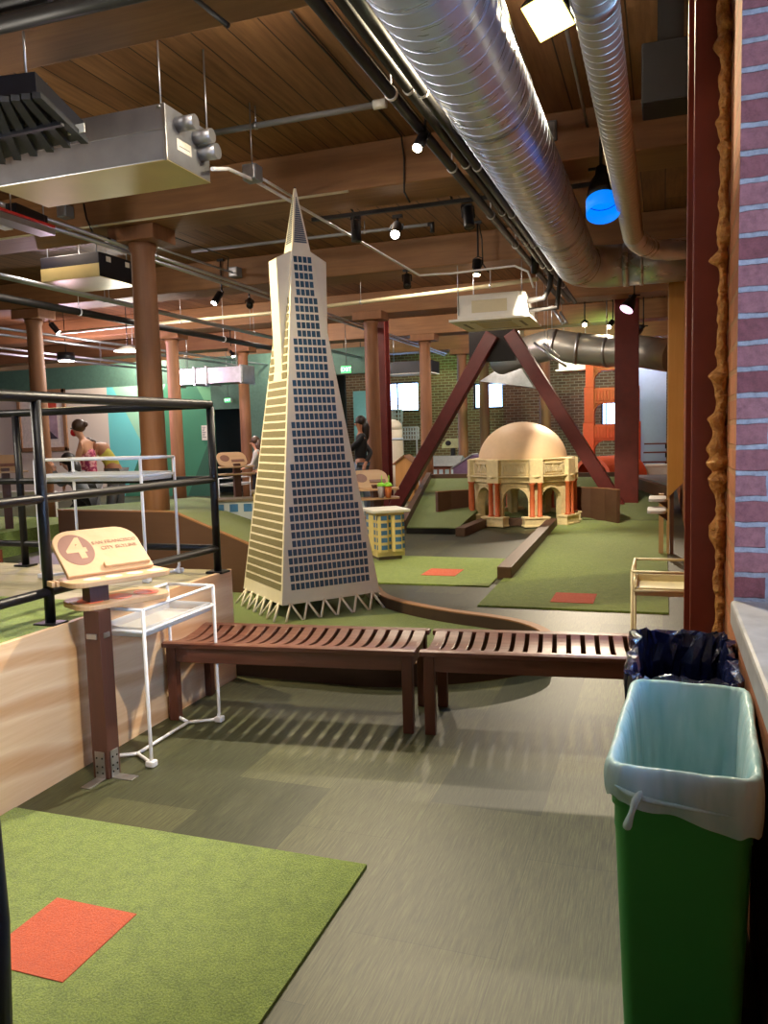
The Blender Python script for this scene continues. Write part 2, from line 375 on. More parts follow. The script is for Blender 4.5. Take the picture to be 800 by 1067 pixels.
# columns on two lines, with square caps
def column(x, y, r=.135):
    c = bpy.data.objects.new('wooden_column', None); COL.objects.link(c); c.location = (x, y, 0); struct(c, 'round timber column with a square cap')
    MB().lathe([(r+.01, 0), (r, 1.0), (r*.96, 2.6), (r*.9, ZB-.25), (r*1.05, ZB-.2), (r*1.05, ZB-.15)], (0, 0, 0), 28).build('shaft', 'column_wood', c, local=True)
    MB().box((-.28, -.2, ZB-.15), (.28, .2, ZB)).build('cap', 'column_wood', c, local=True, bevel=.012)
for x, y in ((-5.16, 7.27), (-5.02, 13.80), (-5.09, 17.5), (-5.09, 21.0), (-9.85, 10.78), (-9.5, 14.2), (-9.55, 17.2)):
    column(x, y)
for px, y in ((568, 21.2), (505, 23.6)):
    column(PY(px, 450, y).x, y, .15)
# right wall: brick, with the window opening towards the camera
w = MB()
w.box((XW, 3.2, 0), (XW+.6, 3.82, ZC)); w.box((XW, .5, 0), (XW+.6, 3.2, .82)); w.box((XW, .5, 3.42), (XW+.6, 3.2, ZC)); w.box((XW, -3, 0), (XW+.6, .5, ZC))
w.box((XW+.05, 3.82, 0), (XW+.65, YB, ZC))
wr = w.build('wall_right', ['brick_side', 'brick_jamb'])
for p in wr.data.polygons:
    if abs(p.normal.y) > .8: p.material_index = 1
struct(wr)
sl = struct(MB().box((XW-.012, .5, .80), (XW+.62, 3.2, .895)).build('window_1', 'sill_stone', bevel=.012), 'grey stone sill of the brick window opening'); sl.name = 'trim_1'
fr = MB()
for a, b in (((XW+.42, .5, .9), (XW+.5, 3.2, .97)), ((XW+.42, .5, 3.35), (XW+.5, 3.2, 3.42)), ((XW+.42, .5, .9), (XW+.5, .57, 3.42)), ((XW+.42, 3.13, .9), (XW+.5, 3.2, 3.42)), ((XW+.42, 1.8, .9), (XW+.5, 1.87, 3.42))): fr.box(a, b)
wf = struct(fr.build('window_1', 'black_metal', bevel=.006))
MB().box((XW+.455, .55, .95), (XW+.461, 3.15, 3.37)).build('pane', 'window_pane', wf)
# back wall of brick with three high windows
wx = [(PY(404, 414, YB).x, PY(436, 414, YB).x), (PY(493, 412, YB).x, PY(524, 412, YB).x), (PY(626, 430, YB).x, PY(646, 430, YB).x)]
wz = [(2.25, 3.2), (2.25, 3.05), (1.62, 2.35)]
w = MB(); cur = -12.0
for (a, b), (z0, z1) in zip(wx, wz):
    w.box((cur, YB, 0), (a, YB+.3, ZC)); w.box((a, YB, 0), (b, YB+.3, z0)); w.box((a, YB, z1), (b, YB+.3, ZC)); cur = b
w.box((cur, YB, 0), (XW+.05, YB+.3, ZC)); struct(w.build('wall_back', 'brick_back'))
for i, ((a, b), (z0, z1)) in enumerate(zip(wx, wz)):
    f = MB(); t = .05
    f.box((a, YB+.1, z0), (b, YB+.16, z0+t)); f.box((a, YB+.1, z1-t), (b, YB+.16, z1)); f.box((a, YB+.1, z0), (a+t, YB+.16, z1)); f.box((b-t, YB+.1, z0), (b, YB+.16, z1)); f.box(((a*.72+b*.28)-.02, YB+.1, z0), ((a*.72+b*.28)+.02, YB+.16, z1))
    wo = struct(f.build('window_%d' % (i+2), 'black_metal')); MB().box((a, YB+.125, z0), (b, YB+.131, z1)).build('pane', 'window_pane', wo)
# left partition with the painted fields and a dark opening, then a blue bay
YL = 19.0
xa = PY(221, 440, YL).x; xb = PY(252, 440, YL).x; xc = PY(345, 440, YL).x
w = MB(); w.box((XL, YL, 0), (xa, YL+.15, 3.1)); struct(w.build('wall_left', 'mural_paint'))
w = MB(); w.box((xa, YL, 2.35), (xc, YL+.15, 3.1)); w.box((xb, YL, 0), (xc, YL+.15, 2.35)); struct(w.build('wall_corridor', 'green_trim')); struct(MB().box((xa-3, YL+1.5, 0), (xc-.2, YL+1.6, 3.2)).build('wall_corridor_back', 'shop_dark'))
w = MB(); w.box((xc, YL+1.6, 0), (PY(398, 440, YL+1.6).x, YL+1.75, 2.75)); struct(w.build('wall_bay', 'blue_wall'))
struct(MB().box((XL, YL, 3.1), (PY(398, 400, YL).x, YL+.2, ZB)).build('wall_header', 'green_trim'))
struct(MB().box((PY(664, 440, 22.5).x, 22.5, 0), (PY(694, 440, 22.5).x, 22.6, 3.55)).build('wall_end', 'pale_wall'))
struct(MB().box((XL-.2, -3, 0), (XL, YB, ZC)).build('wall_side', 'mat_white'))
struct(MB().box((XL, -3.2, 0), (1, -3, ZC)).build('wall_front', 'mat_white'))

# ------------------------------------------------------------------ lights of the room (lamps stand in their own fixtures further down)
WARM = (1, .84, .62); NEUT = (1, .93, .84)
# ------------------------------------------------------------------ foreground: turf, platform, railing
def slab(mb, poly, z0, z1): mb.prism([(p.x, p.y) for p in poly], z0, z1)
t = thing('putting_turf', 'large green turf mat with an orange tee square, on the floor in the foreground', 'turf mat', (-1.8, 1.4, 0))
MB().box((-2.6, -.6, 0), (-1.0, 2.54, .014)).build('turf_pile', 'turf_green', t)
MB().box((-1.935, 1.70, .0145), (-1.615, 2.04, .0175)).build('tee_square', 'turf_orange', t)

t = thing('raised_platform', 'raised play platform with a pale plywood side, turf edge and grey deck', 'platform', (-4.4, 2, 0))
MB().box((-2.65, -2.5, 0), (-2.62, 4.45, .715)).build('plywood_side', 'ply_face', t)
MB().box((-6.2, 4.42, 0), (-2.65, 4.45, .70)).build('back_panel', 'brown_wall', t)
d = MB()
for k in range(5): d.box((-6.2, 3.42+k*.206, .66), (-2.65, 3.42+k*.206+.2, .708))
d.build('deck_boards', 'deck_grey', t)
MB().box((-6.2, -2.5, .66), (-2.65, 3.41, .714)).build('turf_strip', 'turf_green', t)

def tubeY(mb, pts, r, seg=12): mb.tube(pts, r, seg)
rl = thing('pipe_railing', 'black pipe railing with three rails around the raised platform', 'railing', (-2.7, 2.9, .71))
for x, y in ((-2.70, 1.5), (-2.70, 2.93), (-2.66, 4.35), (-4.19, 4.35), (-5.75, 4.35)):
    q = MB().tube([(x, y, .71), (x, y, 1.75)], .024, 14).build('post', 'black_metal', rl)
    MB().box((x-.06, y-.05, .708), (x+.06, y+.05, .722)).build('foot_plate', 'black_metal', rl, bevel=.003)
for z, r in ((1.765, .026), (1.30, .022), (.865, .022)):
    MB().tube([(-2.72, -1.0, z), (-2.70, 2.93, z), (-2.66, 4.35, z)], r, 14).build('rail', 'black_metal', rl)
    MB().tube([(-2.66, 4.35, z), (-6.1, 4.35, z)], r, 14).build('rail', 'black_metal', rl)
o = MB().tube([PY(-4, 1100, 1.0), PY(-8, 960, 1.0), PY(-18, 860, 1.0), PY(-36, 780, 1.0)], .028, 14)
b0 = o.v[0]
# a near handrail end, dark against the turf
hp = thing('handrail_end', 'black handrail end at the left edge of the foreground', 'handrail', (PY(-4, 1100, 1.0).x, 1.0, 0))
o.build('grip', 'black_metal', hp); p = PY(-4, 1100, 1.0); MB().tube([(p.x, p.y, 0), p], .028, 14).build('stem', 'black_metal', hp)

# ------------------------------------------------------------------ numbered sign post
SX, SY = -2.45, 2.95
sg = thing('hole_sign', 'brown wooden post with a pale tilted board numbered 4 and a cup shelf', 'sign', (SX, SY, 0))
ps = MB().box((SX-.043, SY-.043, 0), (SX+.043, SY+.043, .79)).build('post', 'post_wood', sg, bevel=.004)
for dx, dy in ((0, -1), (1, 0)):
    b = MB(); c = V((SX+dx*.044, SY+dy*.044, 0)); r_ = V((dy, dx, 0)) if False else V((abs(dy), abs(dx), 0))
    a0 = c-r_*.026; a1 = c+r_*.026+V((dx, dy, 0))*.004
    b.box((min(a0.x, a1.x), min(a0.y, a1.y), 0), (max(a0.x, a1.x), max(a0.y, a1.y), .13))
    a1 = c+r_*.026+V((dx, dy, 0))*.11
    b.box((min(a0.x, a1.x), min(a0.y, a1.y), 0), (max(a0.x, a1.x), max(a0.y, a1.y), .005))
    br = b.build('angle_bracket', 'galvanised', sg, bevel=.001)
    s_ = MB()
    for z in (.03, .06, .1): q = c+V((dx, dy, 0))*.004+V((0, 0, z)); s_.ell(q+r_*.015, (.005, .005, .005), 8, 5); s_.ell(q-r_*.015, (.005, .005, .005), 8, 5)
    s_.build('screw', 'black_metal', br)
b = MB(); b.box((SX-.028, SY-.05, .66), (SX+.028, SY-.043, .685)); b.box((SX+.043, SY-.02, .66), (SX+.049, SY+.02, .685)); b.build('bolt_plate', 'galvanised', sg, bevel=.002)
# board frame: local x to the right along the board, y away from the reader
SR = Matrix.Translation((-2.475, 3.13, 0)) @ Matrix.Rotation(rad(63), 4, 'Z')
def rrect(w, h, r, k=6, cx=0, cy=0):
    out = []
    for (x, y, a) in ((w/2-r, h/2-r, 0), (-w/2+r, h/2-r, 90), (-w/2+r, -h/2+r, 180), (w/2-r, -h/2+r, 270)):
        for i in range(k+1): out.append((cx+x+r*cos(rad(a+90*i/k)), cy+y+r*sin(rad(a+90*i/k))))
    return out
b = MB(); b.M = SR; b.prism(rrect(.465, .27, .08), .79, .815); cs = b.build('cup_shelf', 'light_ply', sg, bevel=.004)
b = MB(); b.M = SR
for k in range(3): b.prism([(-.14+k*.14+.058*cos(a*pi/10), -.02+.07*sin(a*pi/10)) for a in range(20)], .8155, .817)
b.build('cup_recess', 'tube_orange', cs)
b = MB(); b.M = SR; b.prism(rrect(.50, .24, .07, 6, -.015, -.02), .90, .925); us = b.build('top_shelf', 'light_ply', sg, bevel=.004)
b = MB(); b.M = SR
for k in range(4): b.prism([(-.15+k*.105+.04*cos(a*pi/10), -.075+.035*sin(a*pi/10)) for a in range(20)], .9255, .927)
b.build('ball_recess', 'mat_white', us)
b = MB(); b.M = SR; b.box((-.16, -.065, .815), (-.07, .02, .90)); b.build('neck', 'post_wood', sg)
b = MB(); b.M = SR
for k in range(3): b.box((-.305+k*.022, .0, .90), (-.29+k*.022, .06, .925))
b.build('comb_edge', 'light_ply', us, bevel=.002)
# tilted board
TM = SR @ Matrix.Translation((-.02, .0, .925)) @ Matrix.Rotation(rad(38), 4, 'X')
b = MB(); b.M = TM; W2, H2 = .212, .30
pl = [(-W2, 0), (W2, 0)] + [(W2-.05+.05*cos(rad(a)) if False else W2-.10+.10*cos(rad(a)), H2-.10+.10*sin(rad(a))) for a in range(0, 91, 15)] + [(-W2+.10+.10*cos(rad(a)), H2-.10+.10*sin(rad(a))) for a in range(90, 181, 15)]
b.prism(pl, 0, .022); bd = b.build('number_board', 'light_ply', sg, bevel=.004)
b = MB(); b.M = TM; b.prism([(-.115+.082*cos(a*pi/16), .165+.105*sin(a*pi/16)) for a in range(32)], .0222, .0235); b.build('number_disc', 'sign_brown', bd)
b = MB(); b.M = TM; b.bar((-.03, .035, .03), (.20, .035, .03), .03, .02); b.build('ledge', 'light_ply', bd, bevel=.003)
q = TM @ Matrix.Translation((-.165, .155, .0245)); er = TM.to_euler()
for nm, body, mt, px_, py_, sz in (('numeral', '4', 'light_ply', -.115, .165, .19), ('lettering', 'SAN FRANCISCO', 'text_brown', .085, .195, .030), ('lettering', 'CITY SKYLINE', 'text_brown', .095, .155, .030)):
    lp = TM @ V((px_, py_, .0238)); o = text(nm, body, mt, bd, lp-wloc(bd), er, sz, .0008)

# ------------------------------------------------------------------ tubular tray stands
def tray_stand(label, mat, W_, D_, H_, loc, tray='frosted_tray'):
    t = thing('tray_stand', label, 'stand', loc, 'tubular tray stands'); r = .009; L = dict(local=True)
    hw, hd = W_/2, D_/2
    for sx in (-1, 1):
        for sy in (-1, 1):
            MB().tube([(sx*hw, sy*hd, H_), (sx*hw, sy*hd, .05), (sx*hw*.97, sy*hd*.98, .022), (sx*hw*.8, sy*hd*.94, .013), (0, sy*hd*.72, .013)], r, 10).build('leg', mat, t, **L)
            MB().box((sx*hw-.022, sy*hd-.022, 0), (sx*hw+.022, sy*hd+.022, .03)).build('foot', mat, t, bevel=.006, **L)
    MB().tube([(0, -hd*.72, .013), (0, hd*.72, .013)], r, 10).build('stretcher', mat, t, **L)
    rail = MB()
    for z in (H_, H_-.105):
        c = [(hw, hd, z), (-hw, hd, z), (-hw, -hd, z), (hw, -hd, z), (hw, hd, z)]
        for a, b_ in zip(c, c[1:]): rail.tube([a, b_], r*.92, 10)
    rail.build('top_rail', mat, t, **L)
    tr = MB(); z = H_-.10
    tr.box((-hw+.014, -hd+.014, z-.035), (hw-.014, hd-.014, z-.029))
    for a, b_ in (((-hw+.012, -hd+.012), (hw-.012, -hd+.018)), ((-hw+.012, hd-.018), (hw-.012, hd-.012)), ((-hw+.012, -hd+.012), (-hw+.018, hd-.012)), ((hw-.018, -hd+.012), (hw-.012, hd-.012))):
        tr.box((*a, z-.035), (*b_, z+.012))
    tr.build('tray', tray, t, bevel=.003, **L); return t
tray_stand('white tubular stand with a clear tray beside the numbered sign post', 'white_metal', .29, .62, .76, (-2.45, 3.40, 0))
a = PZ(86, 560, .71)
t2 = tray_stand('white tubular stand with a tray up on the platform behind the railing', 'white_metal', .34, .78, .74, (-3.28, 4.05, .71)); t2.rotation_euler.z = rad(90); t2.location = (-3.30, 4.13, .71)
t3 = tray_stand('beige metal stand with an empty tray between the right bench and the red steel column', 'beige_metal', .30, .46, .755, (-.012, 4.78, 0), 'beige_metal')

# ------------------------------------------------------------------ slatted benches
def bench(label):
    t = thing('slatted_bench', label, 'bench', (0, 0, 0), 'slatted benches end to end'); L = dict(local=True); l, dp, h = 1.42, .50, .445
    for sx in (-1, 1):
        for sy in (-1, 1):
            MB().box((sx*(l/2-.02)-(.055 if sx > 0 else 0), sy*(dp/2-.01)-(.055 if sy > 0 else 0), 0), (sx*(l/2-.02)+(0 if sx > 0 else .055), sy*(dp/2-.01)+(0 if sy > 0 else .055), h-.03)).build('leg', 'bench_leg_wood', t, bevel=.004, **L)
    for sy in (-1, 1): MB().box((-l/2+.05, sy*(dp/2-.035)-.012, h-.115), (l/2-.05, sy*(dp/2-.035)+.012, h-.03)).build('apron', 'bench_wood', t, bevel=.003, **L)
    for sx in (-1, 1): MB().box((sx*(l/2-.045)-.012, -dp/2+.05, h-.115), (sx*(l/2-.045)+.012, dp/2-.05, h-.03)).build('apron', 'bench_wood', t, bevel=.003, **L)
    for sy in (-1, 1): MB().prism([(sy*dp/2, h-.03), (sy*dp/2, h-.006), (sy*(dp/2-.02), h), (sy*(dp/2-.062), h-.004), (sy*(dp/2-.062), h-.03)], -l/2, l/2, 0).build('seat_rail', 'bench_wood', t, bevel=.004, **L)
    n_ = 19; pw = (l-.03)/n_
    for k in range(n_):
        x0 = -l/2+.015+k*pw; wd = pw*.68 if 0 < k < n_-1 else pw*.9; b = MB(); prof = []
        for j in range(9):
            y = -dp/2+.055+(dp-.11)*j/8; s_ = 1-(2*j/8-1)**2; prof.append((y, h-.004-.028*s_))
        poly = prof+[(y, z-.018) for y, z in prof[::-1]]
        b.prism(poly, x0+(pw-wd)/2, x0+(pw+wd)/2, 0); b.build('slat', 'bench_wood', t, bevel=.002, **L)
    return t
bn = bench('reddish slatted wooden bench in front of the pyramid tower, standing against the plywood platform')
AN = rad(6.5); dv = V((cos(AN), sin(AN), 0)); pv = V((-sin(AN), cos(AN), 0))
A0 = V((-1.185, 3.80, 0))
bn.location = A0-dv*.72+pv*.25; bn.rotation_euler.z = AN
dup(bn, A0+dv*.72+pv*.25, 'reddish slatted wooden bench beside the trash bins, right of its twin')

# ------------------------------------------------------------------ bins with liners
def rr_ring(a, b, r, z, k=8, fn=None, per=10):
    pts = []
    cs = [(a-r, b-r, 0), (-a+r, b-r, 90), (-a+r, -b+r, 180), (a-r, -b+r, 270)]
    for ci, (x, y, an) in enumerate(cs):
        for i in range(k+1): pts.append((x+r*cos(rad(an+90*i/k)), y+r*sin(rad(an+90*i/k))))
        nx, ny, na = cs[(ci+1) % 4]; p1 = pts[-1]; p2 = (nx+r*cos(rad(na)), ny+r*sin(rad(na)))
        for i in range(1, per): pts.append((p1[0]+(p2[0]-p1[0])*i/per, p1[1]+(p2[1]-p1[1])*i/per))
    return [V((x, y, z)) for x, y in pts]
def bin_(label, loc, rz, body, liner, seed, drop, knot, blen=.30):
    t = thing('trash_bin', label, 'trash bin', loc, 'slim bins by the window sill'); t.rotation_euler.z = rz; L = dict(local=True); rnd = random.Random(seed)
    a, b = .157, blen; H_ = .76; prof = [(.80, 0), (.82, .02), (.955, .60), (.965, .605), (.965, .66), (1.0, .665), (1.0, H_-.03), (1.03, H_-.025), (1.03, H_), (.985, H_), (.97, H_-.04), (.80, .03)]
    MB().rings([rr_ring(a*k if True else a, b-(1-k)*.16, .04*k, z) for k, z in prof]).build('bin_body', body, t, **L)
    # liner: outer skirt up over the rim and down inside
    P = [(.012, None), (.018, -.08), (.017, -.03), (.014, H_+.008), (.004, H_+.014), (-.010, H_+.010), (-.017, H_-.03), (-.024, H_-.10), (-.028, H_-.2), (-.032, H_-.32), (-.038, H_-.46), (-.045, H_-.56)]
    rs = []; npt = len(rr_ring(a, b, .04, 0)); ph = [rnd.uniform(0, 6.3) for _ in range(8)]
    for j, (off, z) in enumerate(P):
        ring = []
        for i, p in enumerate(rr_ring(a+off, b+off, .05 if off > 0 else .035, 0)):
            th = 2*pi*i/npt
            dr = drop(p)+.005*sin(9*th+ph[0])+.003*sin(17*th+ph[1])
            zz = dr if z is None else (dr+(H_-dr)*(.35 if z == -.08 else .75) if z < 0 else z)
            wv = (.0012*sin(23*th+ph[2])+.0012*sin(11*th+ph[3]+j*.7)+.0016*sin(41*th+ph[4]+j))*(1.5 if j in (0, 1, 2) else 1.0)
            amp = 2.2 if seed == 2 else 1.0
            nrm = V((p.x/(a+.1)**1, p.y/(b+.1)*.6, 0)).normalized()
            ring.append(V((p.x, p.y, zz))+nrm*(wv*amp+ (rnd.uniform(-.009, .009) if seed == 2 else rnd.uniform(-.0014, .0014)))+V((0, 0, (.0012*sin(13*th+ph[5]) if 2 < j < 6 else 0)*amp))+(V((rnd.uniform(-.008, .008), rnd.uniform(-.008, .008), rnd.uniform(-.012, .012))) if seed == 2 and z is not None else V((0, 0, 0))))
        rs.append(ring)
    ln = MB().rings(rs, True, False, True, seed == 1).build('liner', liner, t, sub=1 if seed == 1 else 0, **L)
    if knot:
        k = MB(); x, y = -a*.62, -b-.04; z0 = H_-.052
        k.tube([(x+.015, y+.01, z0+.02), (x, y-.006, z0), (x-.004, y-.012, z0-.02), (x-.010, y-.013, z0-.038), (x-.016, y-.011, z0-.060), (x-.018, y-.008, z0-.068)], [.006, .011, .006, .008, .012, .008], 12)
        k.tube([(x+.22, y+.022, z0-.02), (x+.10, y+.018, z0-.012), (x+.01, y+.006, z0), (x-.03, y+.018, z0+.01), (x-.05, y+.03, z0+.016)], [.002, .005, .009, .005, .002], 10)
        k.build('liner_knot', liner, ln, sub=1, **L)
    return t
bin_('green slim bin with a pale white liner knotted at the front, nearest the camera', (.059, 2.19, 0), rad(-3), 'bin_green', 'liner_white', 1,
     lambda p: .69-.055*max(0, min(1, (p.x+.16)/.3)) if p.y < -.25 else .66-.03*sin(p.y*9), True, .335)
bin_('slim bin with a shiny dark blue liner behind the green bin', (.062, 2.86, 0), rad(-1), 'bin_dark', 'liner_blue', 2, lambda p: .60+.03*sin(p.y*14+p.x*20), False)

# ------------------------------------------------------------------ right side: steel column, foam, timber post, shelves
sc = MB(); c0, c1 = V((.108, 3.72)), V((.252, 3.72))
sc.box((.112, 3.72, 0), (.25, 3.745, ZC)); sc.box((.175, 3.745, 0), (.19, 4.06, ZC)); sc.box((.095, 4.06, 0), (.25, 4.085, ZC))
o = sc.build('steel_column', 'column_red', bevel=.004); struct(o, 'red painted steel column beside the brick jamb'); o['category'] = 'column'
# foam seam
rnd = random.Random(5); rs = []; N = 330; seg = 14
lump = [(rnd.uniform(0, 3.75), rnd.uniform(.02, .055), rnd.uniform(.003, .012), rnd.uniform(0, 6.28)) for _ in range(90)]+[(rnd.uniform(0, 3.75), rnd.uniform(.010, .026), rnd.uniform(.003, .008), rnd.uniform(0, 6.28)) for _ in range(170)]+[(3.3, .12, .016, 2.8), (3.15, .1, .014, 3.3), (1.55, .1, .014, 2.6), (1.42, .07, .016, 3.3), (1.3, .05, .010, 3)]
for j in range(N+1):
    z = .02+3.73*j/N; ring = []
    for k in range(seg):
        a = 2*pi*k/seg; r = .0135
        for lz, lw, lh, la in lump:
            dz = (z-lz)/lw
            if abs(dz) < 1: r += 1.35*lh*(1-dz*dz)**.7*(.5+.5*cos(a-la))
        ring.append(V((.227+r*cos(a), 3.66+r*1.2*sin(a), z+.004*sin(a*2+z*30))))
    rs.append(ring)
o = MB().rings(rs).build('foam_seam', 'foam', sub=1); tag(o, 'lumpy tan sprayed foam seam running up between red column and brick', 'foam seam')
# jamb bricks proud at the corner
YP = 10.15
a0, a1 = PY(695.5, 519, YP), PY(711.5, 503, YP)
t = thing('timber_board', 'golden board with a slanted lower end beyond the duct branch at the right', 'board', (a0.x, YP, 0))
MB().prism([(a0.x, a0.z), (a1.x, a1.z), (a1.x, 3.5), (a0.x, 3.5)], YP, YP+.10, 1).build('board', 'golden_ply', t, bevel=.003)
MB().box((a0.x-.01, YP+.02, 0), (a0.x+.022, YP+.12, 3.5)).build('edge_post', 'light_ply', t); MB().box((a0.x-.10, YP+.0, 0), (a0.x-.045, YP+.1, a0.z+.05)).build('low_post', 'light_ply', t)
MB().box((a0.x+.03, YP+.03, 0), (a0.x+.07, YP+.1, a0.z+.1)).build('low_post', 'post_wood', t)
MB().box((a0.x-.10, YP-.06, 0), (a0.x-.05, YP, .005)).build('angle_bracket', 'galvanised', t)
for i, (px, py, yy, lab) in enumerate(((685, 521, 8.7, 'upper of two small white shelves by the golden board'), (684, 533, 8.2, 'lower of two small white shelves by the golden board'))):
    p = PY(px, py, yy); s = thing('small_shelf', lab, 'shelf', p, 'white shelves by the right wall')
    MB().prism(rrect(.17, .46, .05), 0, .028).build('board', 'white_plastic', s, local=True, bevel=.004)
    MB().prism([(-.02, 0), (.10, 0), (.10, -.09)], -.02, .0, 1).build('bracket', 'post_wood', s, local=True)
# ------------------------------------------------------------------ pyramid tower and its hole
def Hs(z): return .46+(z-.18)*(.092-.46)/(3.12-.18)
TC = V((-2.98, 6.40, 0)); TA = rad(49)
tw = thing('skyscraper_model', 'tall cream model of a pyramid skyscraper with a pointed spire, behind the left bench', 'model building', TC, None)
tw.rotation_euler.z = TA; L = dict(local=True)
b = MB(); lv = [(.18, .46), (3.12, Hs(3.12))]
b.rings([[V((-h, -h, z)), V((h, -h, z)), V((h, h, z)), V((-h, h, z))] for z, h in lv], smooth=False); body = b.build('tower_body', 'cream', tw, bevel=.004, **L)
b = MB(); b.rings([[V((-h, -h, z)), V((h, -h, z)), V((h, h, z)), V((-h, h, z))] for z, h in ((3.12, .086), (3.655, .008))], smooth=False); sp = b.build('spire', 'cream', tw, **L)
b = MB()
for k in range(4):
    b.M = Matrix.Rotation(k*pi/2, 4, 'Z')
    for j in range(22):
        z0 = 3.19+j*.018; z1 = z0+.014; h0 = .086+(z0-3.12)*(.008-.086)/.535; h1 = .086+(z1-3.12)*(.008-.086)/.535
        w0, w1 = max(.003, h0-.016), max(.002, h1-.016)
        b.add([(-w0, -h0-.002, z0), (w0, -h0-.002, z0), (w1, -h1-.002, z1), (-w1, -h1-.002, z1), (-w0, -h0+.004, z0), (w0, -h0+.004, z0), (w1, -h1+.004, z1), (-w1, -h1+.004, z1)], [(0, 1, 2, 3), (7, 6, 5, 4), (0, 4, 5, 1), (1, 5, 6, 2), (2, 6, 7, 3), (3, 7, 4, 0)])
b.build('louvre', 'spire_louvre', sp, **L)
b = MB(); b.lathe([(.006, 3.65), (.009, 3.66), (.002, 3.672)], seg=10); b.build('tip', 'black_metal', sp, **L)
for sx in (-1, 1):
    b = MB(); b.prism([(sx*.17, 1.95), (sx*.218, 2.10), (sx*.232, 3.045), (sx*.09, 3.12), (sx*.06, 3.0)], -.085, .085, 1); b.build('wing', 'cream', tw, bevel=.003, **L)
NR = 40; Z0, Z1 = .285, 3.08; RP = (Z1-Z0)/NR
for k in range(4):
    glass = 'tower_glass' if k in (0, 2) else 'side_glass'
    b = MB(); b.M = Matrix.Rotation(k*pi/2, 4, 'Z')     # k 0: front, 3: left, 1: right
    for r in range(NR):
        za = Z0+r*RP+RP*.13; zb = za+RP*.74; g = (r//5)
        if k in (0, 2):
            pit = .0435; n_ = int((2*Hs(Z0+(g*5+5)*RP)-.035)/pit); n_ = max(4, n_)
            if g == 7: n_ = 4
            gap = .21
        else:
            n_ = 1; pit = 2*Hs(zb)-.05; gap = 0
            if zb > 2.05:
                for sgn in (-1, 1):
                    e0 = .1; e1 = Hs(zb)-.022
                    if e1-e0 > .015: b.box((min(sgn*e0, sgn*e1), -Hs(za)-.0045, za), (max(sgn*e0, sgn*e1), -Hs(zb)+.004, zb)); b.build('window_band', glass, body, **L); b = MB(); b.M = Matrix.Rotation(k*pi/2, 4, 'Z')
                continue
        for c_ in range(n_):
            xa_ = (c_-n_/2)*pit+pit*gap/2; xb_ = xa_+pit*(1-gap)
            ha, hb = Hs(za), Hs(zb)
            if k == 0 and r < 5:
                w1 = MB(); w1.add([(xa_, -ha-.002, za), (xb_, -ha-.002, za), (xb_, -hb-.002, zb), (xa_, -hb-.002, zb), (xa_, -ha+.004, za), (xb_, -ha+.004, za), (xb_, -hb+.004, zb), (xa_, -hb+.004, zb)], [(0, 1, 2, 3), (0, 4, 5, 1), (1, 5, 6, 2), (2, 6, 7, 3), (3, 7, 4, 0)]); w1.build('window', glass, body, **L); continue
            b.add([(xa_, -ha-.002, za), (xb_, -ha-.002, za), (xb_, -hb-.002, zb), (xa_, -hb-.002, zb), (xa_, -ha+.004, za), (xb_, -ha+.004, za), (xb_, -hb+.004, zb), (xa_, -hb+.004, zb)], [(0, 1, 2, 3), (0, 4, 5, 1), (1, 5, 6, 2), (2, 6, 7, 3), (3, 7, 4, 0)])
        if k == 2 or (k == 0 and r < 6):
            pass
        if b.v and (k == 3 or (k == 0 and r >= 34 and False)): b.build('window_band', glass, body, **L); b = MB(); b.M = Matrix.Rotation(k*pi/2, 4, 'Z')
    if b.v: q = b.build('window_panes', glass, body, **L); q['kind'] = 'stuff'
for k in range(4):
    for j in range(6):
        b = MB(); b.M = Matrix.Rotation(k*pi/2, 4, 'Z'); x = -.46+.92*(j+.5)/6
        b.tube([(x-.07*(1 if j else 1.1), -.535, .055), (x-.0, -.455, .19)], .0105, 8); b.tube([(x+.07, -.535, .055), (x, -.455, .19)], .0105, 8)
        b.build('truss', 'cream', tw, **L)

kerb_pts = [V((-2.60, 4.48)), V((-2.1, 4.49)), V((-1.75, 4.47)), V((-1.5, 4.52)), V((-1.07, 4.73)), V((-.80, 4.98)), V((-.67, 5.24)), V((-.72, 5.52)), V((-.92, 5.78)), V((-1.2, 5.93)), V((-1.55, 6.03)), V((-1.97, 6.24)), V((-2.3, 6.5)), V((-2.5, 6.9)), V((-2.8, 7.15)), V((-3.5, 7.2)), V((-4.2, 7.0)), V((-4.4, 6.3)), V((-4.2, 5.2)), V((-3.4, 4.6))]
def smooth_loop(p, it=2):
    for _ in range(it):
        q = []
        for i in range(len(p)): a, b_ = p[i], p[(i+1) % len(p)]; q += [a*.75+b_*.25, a*.25+b_*.75]
        p = q
    return p
kp = smooth_loop(kerb_pts)
def kerb_loop(mb, p, w_, z0, z1):
    n_ = len(p); inn = []
    for i in range(n_):
        d = (p[(i+1) % n_]-p[i-1]).normalized(); inn.append(p[i]+V((-d.y, d.x))*w_)
    rs = [[V((*a, z0)), V((*a, z1)), V((*c_, z1)), V((*c_, z0))] for a, c_ in zip(p, inn)]; rs.append(rs[0])
    mb.rings(rs, True, False, False, False); return inn
t = thing('kerbed_green', 'low curved wooden kerb around the turf under the pyramid tower', 'putting green', (-2.5, 5.6, 0))
b = MB(); inn = kerb_loop(b, kp, .07, 0, .142); b.build('kerb', 'dark_kerb', t)
b = MB(); kerb_loop(b, [p for p in kp], .072, .142, .152); b.build('kerb_cap', 'edge_ply', t)
b = MB(); b.prism([(p.x, p.y) for p in inn], 0, .055); b.build('turf_pile', 'turf_dark', t)

